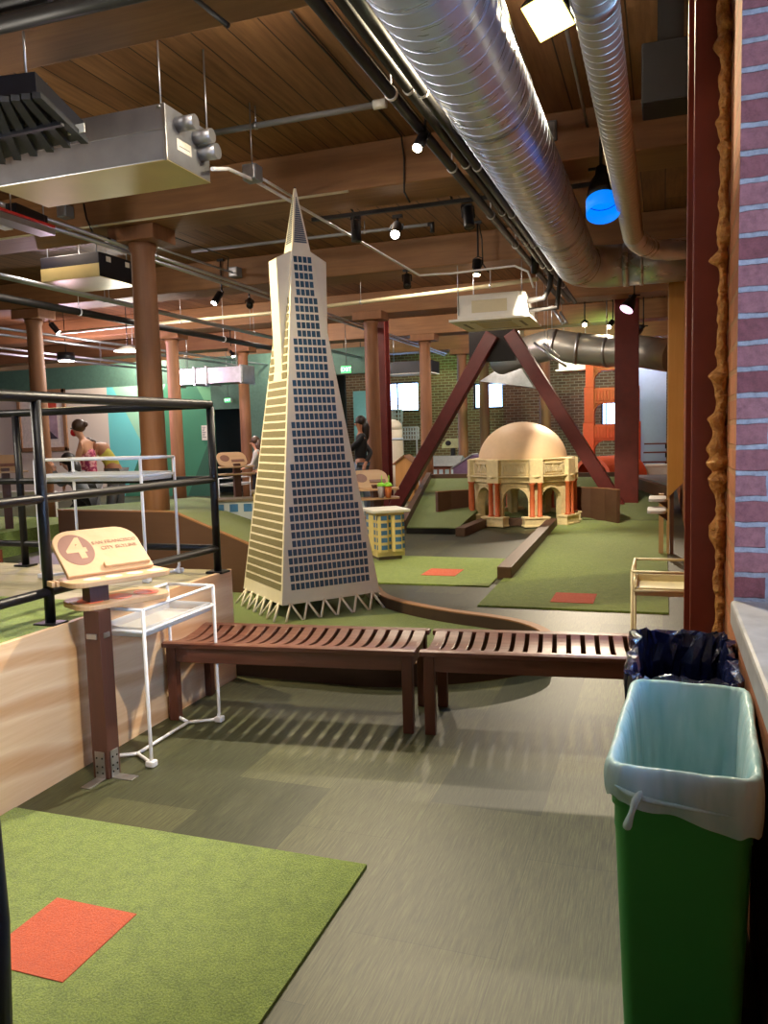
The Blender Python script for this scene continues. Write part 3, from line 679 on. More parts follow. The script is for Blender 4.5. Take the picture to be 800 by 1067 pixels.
# ------------------------------------------------------------------ far greens
t = thing('small_green', 'small turf patch with an orange tee beside the pyramid tower', 'turf mat', (-2.5, 8.6, 0))
MB().prism([(-3.4, 7.68), (-1.64, 7.74), (-1.70, 9.47), (-3.6, 9.5)], 0, .014).build('turf_pile', 'turf_green', t)
MB().box((-2.49, 8.2, .0145), (-2.11, 8.62, .018)).build('tee_square', 'turf_orange', t)
def gz(x, y):
    zz = 0 if y < 13.7 else min(.56, (y-13.7)*.2)
    if x < -2.95:
        zl = .09+(max(0, y-11.7))*.095; zz = max(zz, min(.56, zl))
    return zz
t = thing('main_green', 'long turf fairway with an orange tee leading to the domed rotunda', 'putting green', (-.8, 10, 0))
b = MB(); b.prism([(-1.56, 6.85), (.045, 6.88), (.045, 13.75), (-1.6, 13.75), (-1.66, 12.9)], 0, .014); b.prism([(-1.6, 12.99), (-1.6, 13.75), (-2.95, 13.75), (-2.95, 12.99)], 0, .0135)
b.build('turf_pile', 'turf_green', t)
b = MB(); NX, NY = 24, 14; vs = []; fs = []
x0, x1, y0, y1 = -2.95, .045, 13.74, 16.6
for j in range(NY+1):
    for i in range(NX+1): x = x0+(x1-x0)*i/NX; y = y0+(y1-y0)*j/NY; vs.append((x, y, .013+gz(x+1e-3, y)))
for j in range(NY):
    for i in range(NX): a = j*(NX+1)+i; fs.append((a, a+1, a+NX+2, a+NX+1))
b.add(vs, fs, True); b.build('bank', 'turf_dark', t)
pl_ = PZ(414, 553, .1); b = MB(); x0 = pl_.x
vs = [(x0, 11.75, .1), (-2.955, 11.75, .1), (-2.955, 16.6, .57), (-4.75, 16.6, .57), (x0, 11.75, 0.0), (-2.955, 11.75, 0), (-2.955, 16.6, 0), (-4.75, 16.6, 0)]
b.add(vs, [(0, 1, 2, 3), (0, 4, 5, 1), (1, 5, 6, 2), (3, 7, 4, 0), (2, 6, 7, 3)]); b.build('side_ramp', 'turf_dark', t)
b = MB(); b.box((x0, 11.735, .0), (-2.95, 11.75, .085)); b.build('ramp_gap_shade', 'shade_black', t)  # black strip stands for the shade in the gap under the ramp
MB().box((-.955, 7.10, .0145), (-.58, 7.53, .018)).build('tee_square', 'turf_orange', t)
b = MB(); b.bar((x0-.05, 11.7, .13), (-4.80, 16.6, .62), .10, .16); b.build('kerb', 'kerb_brown', t, bevel=.006)
b = MB(); b.bar((-4.85, 16.66, .56), (-.83, 16.66, .56), .12, .20); b.build('kerb', 'kerb_brown', t, bevel=.006)
b = MB(); b.bar((-.85, 16.66, .56), (.10, 14.0, .44), .12, .2); b.build('kerb', 'kerb_brown', t, bevel=.006)
b = MB(); b.prism([(-.8, 16.7), (.1, 14.1), (.15, 16.7)], .55, .6); b.build('corner_shelf', 'grey_plastic', t)
t = thing('pond_kerb', 'brown wooden kerb bent around the grey floor in front of the rotunda', 'kerb', (-2.2, 11, 0))
b = MB(); b.bar((-1.575, 8.2, .065), (-1.69, 12.93, .065), .15, .13); b.build('kerb_board', 'kerb_brown', t, bevel=.006)
b = MB(); b.bar((-1.69, 12.9, .07), (-2.83, 12.87, .07), .13, .12); b.build('kerb_board', 'kerb_brown', t, bevel=.006)
b = MB(); b.bar((-2.78, 12.9, .065), (-2.86, 11.5, .065), .15, .13); b.build('kerb_board', 'kerb_brown', t, bevel=.006)
for (pts, lab) in (([(-1.42, 13.95), (-1.15, 13.85), (-.9, 13.65), (-.69, 13.32)], 'curved brown backboard to the right of the rotunda'), ([(-3.62, 12.95), (-3.45, 13.2), (-3.2, 13.4), (-2.95, 13.5)], 'curved brown backboard to the left of the rotunda')):
    p = smooth = [V(q) for q in pts]
    b = MB(); rs = []
    for i, q in enumerate(p): d = (p[min(i+1, 3)]-p[max(i-1, 0)]).normalized(); n2 = V((-d.y, d.x))*.03; rs.append([V((*(q-n2), 0)), V((*(q-n2), .55)), V((*(q+n2), .55)), V((*(q+n2), 0))])
    b.rings(rs, True, True, True, False); bb = thing('backboard', lab, 'backboard', (*p[1], 0)); b.build('panel', 'brown_wall', bb)
    b = MB(); b.rings([[r_[1]+V((0, 0, .0)), r_[1]+V((0, 0, .012)), r_[2]+V((0, 0, .012)), r_[2]] for r_ in rs], True, True, True, False); b.build('top_edge', 'edge_ply', bb)

# ------------------------------------------------------------------ domed rotunda
dc = PY(545, 546, 13.5); dc = V((dc.x, 13.5, .014)); dd = V((0, 0, 0))-V((dc.x, dc.y, 0)); fa = math.atan2(dd.y, dd.x)-rad(9)+pi/2
ro = thing('rotunda_model', 'cream domed rotunda model with arches and terracotta columns at the end of the fairway', 'model building', dc); ro.rotation_euler.z = fa
R = .76; fw_ = 2*R*math.tan(pi/8)
for k in range(8):
    Mk = Matrix.Rotation(k*pi/4, 4, 'Z')
    b = MB(); b.M = Mk; hw = fw_/2; aw = .205
    poly = [(-hw, 0), (-aw, 0), (-aw, .40)]+[(-aw*cos(rad(a)), .40+aw*1.05*sin(rad(a))) for a in range(15, 180, 15)]+[(aw, .40), (aw, 0), (hw, 0), (hw, .70), (-hw, .70)]
    b.prism(poly, -R, -R+.13, 1); w_ = b.build('arch_wall', 'stone_cream', ro, **L)
    b = MB(); b.M = Mk
    ar = [(-(aw+.028)*cos(rad(a)), .40+(aw*1.05+.028)*sin(rad(a))) for a in range(0, 181, 12)]+[((aw)*cos(rad(a)), .40+aw*1.05*sin(rad(a))) for a in range(0, 181, 12)]
    b.prism(ar, -R-.015, -R, 1); b.prism([(-.2, .645), (.2, .645), (.2, .685), (-.2, .685)], -R-.02, -R, 1); b.build('arch_moulding', 'stone_cream', w_, **L)
    for sx in (-1, 1):
        b = MB(); b.M = Mk; x = sx*(hw-.035); y = -R-.075
        b.lathe([(.05, .16), (.05, .18), (.036, .19), (.04, .4), (.034, .66), (.05, .685), (.05, .70)], (x, y, 0), 14); b.build('column', 'terracotta', ro, **L)
    b = MB(); b.M = Matrix.Rotation(k*pi/4+pi/8, 4, 'Z'); rr = R/cos(pi/8)
    b.box((-.20, -rr-.115, 0), (.20, -rr+.06, .13)); b.box((-.215, -rr-.13, .13), (.215, -rr+.06, .16)); b.box((-.215, -rr-.13, 0), (.215, -rr+.06, .03))
    pe = b.build('pedestal', 'stone_cream', ro, bevel=.006, **L)
    b = MB(); b.M = Matrix.Rotation(k*pi/4+pi/8, 4, 'Z')
    b.box((-.11, -rr-.10, .70), (.11, -rr+.02, 1.07)); b.build('pier', 'stone_cream', ro, bevel=.006, **L)
    b = MB(); b.M = Mk; rnd = random.Random(20+k)
    for f_ in ((-.19, .83, .19, .845), (-.19, 1.0, .19, 1.015), (-.19, .83, -.175, 1.015), (.175, .83, .19, 1.015)): b.box((f_[0], -R-.085, f_[1]), (f_[2], -R-.05, f_[3]))
    for i in range(16): x = -.155+i*.0205; z = .86+rnd.random()*.03; b.bar((x, -R-.07, z), (x+rnd.uniform(-.03, .03), -R-.07, z+.07+rnd.random()*.04), .014, .03)
    b.build('relief_panel', 'cream_shade', ro, **L)
def octo(mb, r, z0, z1):
    mb.rings([[V((r/cos(pi/8)*cos(pi/8+k*pi/4), r/cos(pi/8)*sin(pi/8+k*pi/4), z)) for k in range(8)] for z in (z0, z1)], smooth=False)
b = MB(); octo(b, R+.06, .70, .79); b.build('frieze', 'stone_cream', ro, bevel=.006, **L)
b = MB(); octo(b, R+.12, .79, .815); octo(b, R+.09, .775, .79); b.build('cornice', 'stone_cream', ro, bevel=.005, **L)
b = MB(); octo(b, R+.055, .815, 1.06); octo(b, R+.08, 1.06, 1.08); b.build('parapet', 'stone_cream', ro, bevel=.005, **L)
b = MB(); b.lathe([(.74*cos(t_), 1.03+.65*sin(t_)) for t_ in [i*pi/2/18 for i in range(18)]]+[(.01, 1.68)], seg=56); b.build('dome', 'dome_skin', ro, **L)

# ------------------------------------------------------------------ raised green bed with brown side, model houses on it
YB1 = 6.75
P0, P1, P2 = PY(60, 532, YB1), PY(180, 534, YB1), PY(276, 575, YB1)
t = thing('raised_green', 'raised turf bed with a tall brown side wall behind the platform', 'putting green', (P1.x, YB1, 0))
b = MB(); b.prism([(P0.x, 0), (P2.x, 0), (P2.x, P2.z), (P1.x, P1.z), (P0.x, P0.z)], YB1, YB1+.04, 1); b.build('side_board', 'brown_wall', t)
b = MB(); b.bar(P0+V((0, .02, .005)), P1+V((0, .02, .005)), .045, .014); b.bar(P1+V((0, .02, .005)), P2+V((0, .02, .005)), .045, .014); b.build('top_edge', 'edge_ply', t)
Q0, Q1, Q2 = PY(58, 530, 8.1), PY(205, 518, 11.5), PY(300, 530, 11.5)
b = MB(); b.add([P0+V((0, .04, -.01)), P1+V((0, .04, -.01)), P2+V((0, .04, -.01)), Q2, Q1, Q0], [(0, 1, 4, 5), (1, 2, 3, 4)]); b.build('turf_pile', 'turf_dark', t)
def house(label, c, rz, w_, d_, h_, wall, rows, cols, roof='roof_grey', cat='model building', group='model city buildings'):
    t = thing('model_house', label, cat, c, group); t.rotation_euler.z = rz
    MB().box((-w_/2, -d_/2, -.25), (w_/2, d_/2, h_)).build('walls', wall, t, bevel=.003, **L)
    MB().box((-w_/2-.02, -d_/2-.02, h_), (w_/2+.02, d_/2+.02, h_+.03)).build('roof', roof, t, bevel=.003, **L)
    b = MB()
    for face in range(2):
        b.M = Matrix.Rotation(face*pi/2, 4, 'Z'); ww, dd_ = (w_, d_) if face == 0 else (d_, w_)
        cc = max(1, round(cols*ww/w_))
        for r in range(rows):
            for c_ in range(cc):
                x = -ww/2+ww*(c_+.5)/cc; z = h_*(r+.55)/rows; s_ = ww/cc*.3
                b = MB(); b.M = Matrix.Rotation(face*pi/2, 4, 'Z'); b.box((x-s_, -dd_/2-.004, z-h_/rows*.28), (x+s_, -dd_/2+.002, z+h_/rows*.28)); b.build('window', 'navy_glass', t, **L)
    return t
pp = PY(252, 536, 8.6)
house('low pale blue model house with a flat grey roof on the raised turf', pp+V((-.1, 0, 0)), rad(28), .5, .35, .17, 'pale_blue', 1, 3)
pp = PY(272, 540, 8.3)
house('narrow yellow and blue model house beside the low blue one', pp, rad(28), .16, .3, .3, 'pale_yellow', 3, 2)
pp = PY(279, 526, 8.8); house('small blue model house partly hidden behind the pyramid tower', pp, rad(28), .24, .3, .22, 'pale_blue', 2, 2)
# apartment block model
ap = thing('apartment_model', 'yellow and blue apartment block model with a white cornice, right of the pyramid tower', 'model building', (-3.28, 9.32, 0)); ap.rotation_euler.z = rad(38)
w_, d_, h_ = .36, .42, .60
MB().box((-w_/2, -d_/2, .06), (w_/2, d_/2, h_)).build('walls', 'pale_yellow', ap, **L)
MB().box((-w_/2+.03, -d_/2+.03, 0), (w_/2-.03, d_/2-.03, .06)).build('base', 'roof_grey', ap, **L)
b = MB()
b.M = Matrix.Identity(4)
for x in (-.10, .08): b.prism([(x-.07, -d_/2), (x-.045, -d_/2-.05), (x+.045, -d_/2-.05), (x+.07, -d_/2)], .12, h_-.04)
b.prism([(-w_/2, .06), (-w_/2-.05, .035), (-w_/2-.05, -.055), (-w_/2, -.08)][::-1], .12, h_-.04); b.prism([(w_/2, .06), (w_/2+.05, .035), (w_/2+.05, -.055), (w_/2, -.08)], .12, h_-.04); b.build('bay', 'pale_yellow', ap, **L)
MB().box((-w_/2-.06, -d_/2-.07, h_), (w_/2+.06, d_/2+.03, h_+.035)).build('cornice', 'white_plastic', ap, bevel=.006, **L)
b = MB()
def wbox(a, c_): MB().box(a, c_).build('window', 'navy_glass', ap, **L)
for r in range(5):
    z = .15+r*.09
    for x in (-.10, .08): wbox((x-.038, -d_/2-.054, z), (x+.038, -d_/2-.046, z+.055))
    for x in (-.165, -.01, .165): wbox((x-.014, -d_/2-.004, z), (x+.014, -d_/2+.004, z+.055))
    for sx in (-1, 1):
        wbox((sx*(w_/2+.05)-.004, -.05, z), (sx*(w_/2+.05)+.004, .03, z+.055)); wbox((sx*w_/2-.004, -.17, z), (sx*w_/2+.004, -.11, z+.055)); wbox((sx*w_/2-.004, .1, z), (sx*w_/2+.004, .16, z+.055))

# ------------------------------------------------------------------ other sign stations and cups
def station(label, p, h, rz, sc=1.0):
    t = thing('hole_sign', label, 'sign', (p.x, p.y, 0), 'sign posts along the course'); t.rotation_euler.z = rz
    MB().box((-.055, -.055, 0), (.055, .055, h+.1)).build('post', 'post_wood', t, bevel=.004, **L)
    MB().prism(rrect(.6, .28, .08), h-.09, h-.065).build('cup_shelf', 'light_ply', t, bevel=.003, **L)
    MB().prism(rrect(.6, .26, .08), h+.03, h+.055).build('top_shelf', 'light_ply', t, bevel=.003, **L)
    b = MB(); b.M = Matrix.Translation((-.04, .02, h+.055)) @ Matrix.Rotation(rad(42), 4, 'X'); b.prism(rrect(.5, .34, .12, 6, 0, .15), 0, .025); bd = b.build('number_board', 'light_ply', t, bevel=.003, **L)
    b = MB(); b.M = Matrix.Translation((-.04, .02, h+.055)) @ Matrix.Rotation(rad(42), 4, 'X'); b.prism([(-.12+.08*cos(a*pi/10), .17+.08*sin(a*pi/10)) for a in range(20)], .0255, .027); b.bar((-.02, .1, .03), (.2, .1, .03), .05, .012); b.build('number_disc', 'sign_brown', bd, **L)
    return t
p = PY(392, 520, 9.8); z = PY(392, 513, 9.8).z
station('sign post with a tilted wooden board and two lidded cups, right of the pyramid tower', p, z, rad(38))
for (px, mt, lab) in ((397, 'cup_grey', 'grey tumbler with a lime lid and straw on the far sign shelf'), (404.5, 'cup_amber', 'amber tumbler with a lime lid and straw on the far sign shelf')):
    q = PY(px, 512, 9.72); c = thing('drink_cup', lab, 'cup', (q.x, q.y, z-.065), 'cups with lime lids')
    MB().lathe([(.035, 0), (.048, .15)], seg=18).build('cup', mt, c, local=True); MB().lathe([(.052, .15), (.052, .165), (.035, .195), (.012, .2)], seg=18).build('lid', 'cup_lime', c, local=True)
    MB().tube([(.01, 0, .195), (.012, .0, .29)], .006, 8).build('straw', 'cup_lime', c, local=True)
p = PY(247, 500, 11.8); z = PY(247, 489, 11.8).z
station('distant sign post with a tilted wooden board in front of the dark doorway', p, z, rad(46))
t5 = tray_stand('distant pale tray stand by the dark doorway, beside a sign post', 'white_metal', .3, .55, .74, (p.x-.25, p.y+.35, .14))
p = PY(6, 497, 9.0); z = PY(6, 495, 9.0).z
station('sign post with a rounded wooden board at the far left edge', p, z, rad(46))
# ------------------------------------------------------------------ steel brace frame
bf = thing('brace_frame', 'dark red steel frame with two diagonal braces meeting at a top plate behind the rotunda', 'steel frame', (-2.8, 14.9, 0))
def hcol(x, y, wx_, wy_, mat='red_steel', z1=ZC):
    b = MB(); b.box((x-wx_/2, y-wy_/2, 0), (x+wx_/2, y-wy_/2+.03, z1)); b.box((x-.012, y-wy_/2+.03, 0), (x+.012, y+wy_/2-.03, z1)); b.box((x-wx_/2, y+wy_/2-.03, 0), (x+wx_/2, y+wy_/2, z1)); return b.build('frame_column', mat, bf, bevel=.004)
hcol(-5.18, 14.9, .17, .3); xr = PY(653, 400, 14.9).x; hcol(xr, 14.9, .40, .36)
b = MB(); q = PY(490, 378, 14.9); q2 = PY(537, 350, 14.9); b.box((q.x, 14.80, q.z), (q2.x, 15.0, 3.45)); b.build('gusset_plate', 'shade_black', bf, bevel=.004)
MB().bar((-2.98, 14.75, 3.32), (-5.02, 14.75, .02), .24, .26, (0, 1, 0)).build('diagonal_brace', 'red_steel', bf, bevel=.01)
MB().bar((-2.66, 14.75, 3.32), (xr-.05, 14.75, .02), .24, .26, (0, 1, 0)).build('diagonal_brace', 'red_steel', bf, bevel=.01)

# ------------------------------------------------------------------ red bridge tower, tunnel and other distant models
Yg = 19.2; k1 = PY(608, 430, Yg).x; k2 = PY(667.5, 430, Yg).x; zz = lambda y: PY(637, y, Yg).z
gt = thing('bridge_tower_model', 'tall orange red bridge tower model with arched openings behind the red steel column', 'model structure', ((k1+k2)/2, Yg, 0))
for xa_, sgn in ((k1, 1), (k2, -1)):
    b = MB()
    for (y0, y1, ins, wd) in ((600, 440, 0, .25), (440, 403, .03, .22), (403, 372, .06, .19)):
        a = xa_+sgn*ins; b_ = a+sgn*wd; b.box((min(a, b_), Yg-.2, max(0, zz(y0)) if y0 < 560 else 0), (max(a, b_), Yg+.2, zz(y1)))
    b.build('tower_leg', 'gate_red', gt, bevel=.01)
for (yt, yb) in ((373, 386), (404, 420), (442, 459)):
    b = MB(); b.box((k1+.1, Yg-.16, zz(yb)), (k2-.1, Yg+.16, zz(yt)))
    for i in range(11): x = k1+.28+i*(k2-k1-.56)/10; b.box((x-.025, Yg-.18, zz(yb)+.06), (x+.025, Yg-.16, zz(yt)-.06))
    cb_ = b.build('cross_beam', 'gate_red', gt, bevel=.006)
    b = MB()
    for sx, xe in ((1, k1+.24), (-1, k2-.24)):
        b.prism([(xe, zz(yb)+.01), (xe, zz(yb)-.28)]+[(xe+sx*(.22-.22*cos(rad(a))), zz(yb)-.28+.28*sin(rad(a))) for a in range(15, 91, 15)], Yg-.14, Yg+.14, 1)
    b.build('arch_bracket', 'gate_red', gt)
p = PY(634, 495, 18.0); tn = thing('tunnel_model', 'orange half round tunnel model in front of the red bridge tower', 'model structure', (p.x, 18.0, 0)); tn.rotation_euler.z = rad(-32)
def halfring(r0, r1, y0, y1):
    b = MB(); o_ = [(r1*cos(rad(a)), max(0, .45+r1*sin(rad(a)))) for a in range(0, 181, 10)]; i_ = [(r0*cos(rad(a)), .45+r0*sin(rad(a))) for a in range(180, -1, -10)]
    b.prism([(r1, 0)]+o_+[(-r1, 0), (-r0, 0)]+i_+[(r0, 0)], y0, y1, 1); return b
halfring(.42, .5, -.6, .7).build('tunnel_shell', 'tube_orange', tn, local=True)
b = MB(); b.box((-.42, .2, 0), (.42, .25, .8)); b.build('tunnel_dark', 'shade_black', tn, local=True)  # black sheet stands for the darkness inside the tunnel
# white rounded tower
p = PY(410, 485, 18.5); zt = PY(410, 437, 18.5).z; ct = thing('round_tower_model', 'tall white rounded tower model below the bright back window', 'model building', (p.x, 18.5, 0))
MB().lathe([(.30, 0), (.27, .6), (.24, zt-.45), (.24, zt-.25)], seg=28).build('shaft', 'cream', ct, local=True)
MB().lathe([(.255, zt-.5), (.255, zt-.46), (.24, zt-.45)], seg=28).build('band', 'pale_blue', ct, local=True)
MB().lathe([(.24, zt-.25), (.22, zt-.12), (.15, zt-.03), (.01, zt)], seg=28).build('cap', 'cream', ct, local=True)
def lattice(label, px0, py0, px1, py1, Y, nx, nz):
    a, b_ = PY(px0, py1, Y), PY(px1, py0, Y); t = thing('white_lattice', label, 'lattice', (a.x, Y, a.z), 'white lattice panels'); m_ = MB()
    m_.box((a.x, Y, a.z), (b_.x, Y+.02, b_.z)) if False else None
    for i in range(nx+1): x = a.x+(b_.x-a.x)*i/nx; m_.box((x-.02, Y-.02, a.z), (x+.02, Y, b_.z))
    m_.build('upright', 'lattice_white', t); m_ = MB()
    for i in range(nz+1): z = a.z+(b_.z-a.z)*i/nz; m_.box((a.x, Y-.03, z-.02), (b_.x, Y-.02, z+.02))
    m_.build('crossbar', 'lattice_white', t)
    for i in range(2): x = a.x+(b_.x-a.x)*(.12+.76*i); MB().bar((x, Y+.02, 0), (x, Y+.02, b_.z), .04, .04, (0, 1, 0)).build('post', 'lattice_white', t)
lattice('narrow white lattice panel under the bright back window', 408, 427, 419, 440, 23.6, 3, 3)
lattice('wide low white lattice panel right of the white rounded tower', 417, 445, 436, 458, 23.0, 7, 3)
p = PY(468, 467, 21.5); cr = thing('car_model', 'small pale green toy car front mounted on a stand by the brick back wall', 'model car', (p.x, 21.5, 0))
MB().prism([(-.22, p.z), (.32, p.z), (.34, p.z+.1), (.26, p.z+.26), (-.08, p.z+.26), (-.2, p.z+.1)], -.1, .15, 1).build('car_body', 'car_green', cr, bevel=.02) if False else None
b = MB(); b.prism([(p.x-.2, p.z), (p.x+.34, p.z), (p.x+.36, p.z+.1), (p.x+.27, p.z+.27), (p.x-.06, p.z+.27), (p.x-.18, p.z+.1)], 21.4, 21.65, 1); b.build('car_body', 'car_green', cr, bevel=.02)
b = MB(); b.ell((p.x+.0, 21.39, p.z+.14), (.08, .02, .07)); b.build('headlamp', 'black_metal', cr)
b = MB(); b.box((p.x+.05, 21.45, 0), (p.x+.15, 21.6, p.z)); b.build('stand', 'black_metal', cr)
# long model warehouse
a, b_ = PY(418, 498, 19.8), PY(475, 498, 19.8); zt = PY(440, 478, 19.8).z
wh = thing('warehouse_model', 'long low brick model warehouse with a grey shingle roof behind the brace', 'model building', ((a.x+b_.x)/2, 20.3, 0))
MB().box((a.x, 19.9, 0), (b_.x, 20.8, zt-.16)).build('walls', 'brick_model', wh)
b = MB(); b.prism([(19.8, zt-.2), (20.35, zt+.05), (20.9, zt-.2)], a.x-.06, b_.x+.06, 0); b.build('roof', 'shingle', wh)
b = MB()
for r in range(2):
    for i in range(9): x = a.x+.1+i*(b_.x-a.x-.2)/8; MB().box((x-.05, 19.885, zt-.75+r*.28), (x+.05, 19.905, zt-.57+r*.28)).build('window', 'pale_blue', wh)
p = PY(424, 487, 17.6); ph = thing('plywood_house', 'small plain plywood house beside the white rounded tower', 'model building', (p.x, 17.6, 0)); ztt = PY(424, 475, 17.6).z
b = MB(); b.prism([(-.22, 0), (.22, 0), (.22, ztt-.16), (0, ztt), (-.22, ztt-.16)], -.2, .2, 1); b.build('gable_walls', 'golden_ply', ph, local=True)
b = MB(); b.bar((-.27, 0, ztt-.19), (0.01, 0, ztt+.02), .5, .03, (0, 0, 1)); b.bar((.27, 0, ztt-.19), (-.01, 0, ztt+.02), .5, .03, (0, 0, 1)); b.build('roof', 'edge_ply', ph, local=True)
p = PY(486, 498, 18.8); zt = PY(486, 476, 18.8).z
vh = thing('purple_house', 'purple gabled model house half hidden by the rotunda', 'model building', (p.x+.2, 18.8, 0))
b = MB(); b.prism([(-.45, 0), (.3, 0), (.3, zt), (.0, zt+.05), (-.45, zt-.25)], -.3, .3, 1); b.build('gable_walls', 'purple_paint', vh, local=True)
b = MB(); b.bar((-.5, 0, zt-.26), (.02, 0, zt+.07), .66, .03); b.build('roof', 'shingle', vh, local=True)
# low tables and rails on the right of the end wall
p = PY(683, 470, 19.5)
for i, (yy, w_) in enumerate(((463, .34), (472, .4), (482, .46))):
    p = PY(683, yy, 19.0); s = thing('wall_shelf', ['top', 'middle', 'bottom'][i]+' one of three thin red shelves by the pale end wall', 'shelf', p, 'thin red shelves')
    MB().box((-.16-w_/4, -.12, 0), (.34, .12, .03)).build('board', 'red_steel', s, local=True); MB().box((.2, -.02, -.1), (.24, .02, 0)).build('bracket', 'black_metal', s, local=True)
p = PY(683, 486, 18.6); s = thing('white_bin', 'white low box below the thin red shelves', 'box', (p.x, 18.6, 0)); MB().box((-.2, -.2, 0), (.3, .2, p.z)).build('box_body', 'white_plastic', s, local=True, bevel=.01); MB().box((-.22, -.22, p.z), (.32, .22, p.z+.05)).build('lid', 'white_plastic', s, local=True, bevel=.01)
# framed picture on the painted wall
Yp = 18.95; a, b_ = PY(22, 471, Yp), PY(68, 405, Yp); fp = thing('framed_picture', 'large wood framed picture hanging on the beige wall behind the railing', 'picture', ((a.x+b_.x)/2, Yp, a.z))
b = MB(); t_ = .12
for q in (((a.x, a.z), (b_.x, a.z+t_)), ((a.x, b_.z-t_), (b_.x, b_.z)), ((a.x, a.z), (a.x+t_, b_.z)), ((b_.x-t_, a.z), (b_.x, b_.z))): b.box((q[0][0], Yp-.06, q[0][1]), (q[1][0], Yp, q[1][1]))
b.build('frame', 'frame_wood', fp, bevel=.01); MB().box((a.x+t_, Yp-.03, a.z+t_), (b_.x-t_, Yp-.02, b_.z-t_)).build('mount', 'mat_white', fp)
W_ = b_.x-a.x; H_ = b_.z-a.z
pc = MB().box((a.x+W_*.5, Yp-.035, a.z+H_*.2), (b_.x-W_*.19, Yp-.03, a.z+H_*.68)).build('print', 'picture_mauve', fp); MB().box((a.x+W_*.5, Yp-.035, a.z+H_*.68), (b_.x-W_*.19, Yp-.03, b_.z-H_*.2)).build('print', 'picture_red', fp)
MB().prism([(a.x+W_*.5, a.z+H_*.2), (b_.x-W_*.19, a.z+H_*.2), (a.x+W_*.5, a.z+H_*.45)], Yp-.036, Yp-.035, 1).build('print_wedge', 'picture_dark', pc)  # dark triangle at the lower left of the print
p = PY(211.5, 451, 18.9); nt = thing('wall_notice', 'white paper notice on the green painted wall', 'notice', (p.x, 18.97, p.z)); MB().box((-.08, -.01, -.2), (.08, .03, .2)).build('sheet', 'paper', nt, local=True)
b = MB()
for i in range(7): b.box((-.06, -.014, .14-i*.045), (.05-.02*(i % 3), -.01, .16-i*.045))
b.build('print_lines', 'grey_plastic', nt, local=True)
# painted low rink board behind the railing on the left
Yk = 11.2
for (y0, y1, mt, nm, lab) in ((512, 536, 'white_plastic', 'rink_board', 'white and turquoise low board beyond the platform at the left edge'),):
    a, b_ = PY(-20, 553, Yk), PY(37, y0, Yk); t = thing(nm, lab, 'board', (a.x, Yk, 0)); MB().box((a.x-1, Yk, 0), (b_.x+.4, Yk+.08, b_.z)).build('panel', mt, t)
    zc = PY(10, 538, Yk).z; MB().box((a.x-1, Yk-.01, 0), (b_.x+.4, Yk, zc)).build('painted_band', 'blue_wall', t)
t = thing('side_green', 'low strip of turf in front of the turquoise board at the far left', 'putting green', (-8, 9.6, 0)); MB().box((-12, 8.4, 0), (-8.6, 10.5, .35)).build('turf_pile', 'turf_green', t); MB().box((-12, 8.3, 0), (-8.6, 8.4, .4)).build('side_board', 'brown_wall', t)
t = thing('red_walkway', 'reddish brown walkway boards just beyond the platform railing', 'walkway', (-6.5, 6, 0)); MB().box((-9, 4.5, .55), (-5.35, 5.3, .66)).build('deck_boards', 'red_deck', t); MB().box((-9, 4.5, 0), (-5.4, 4.55, .55)).build('side_board', 'brown_wall', t)

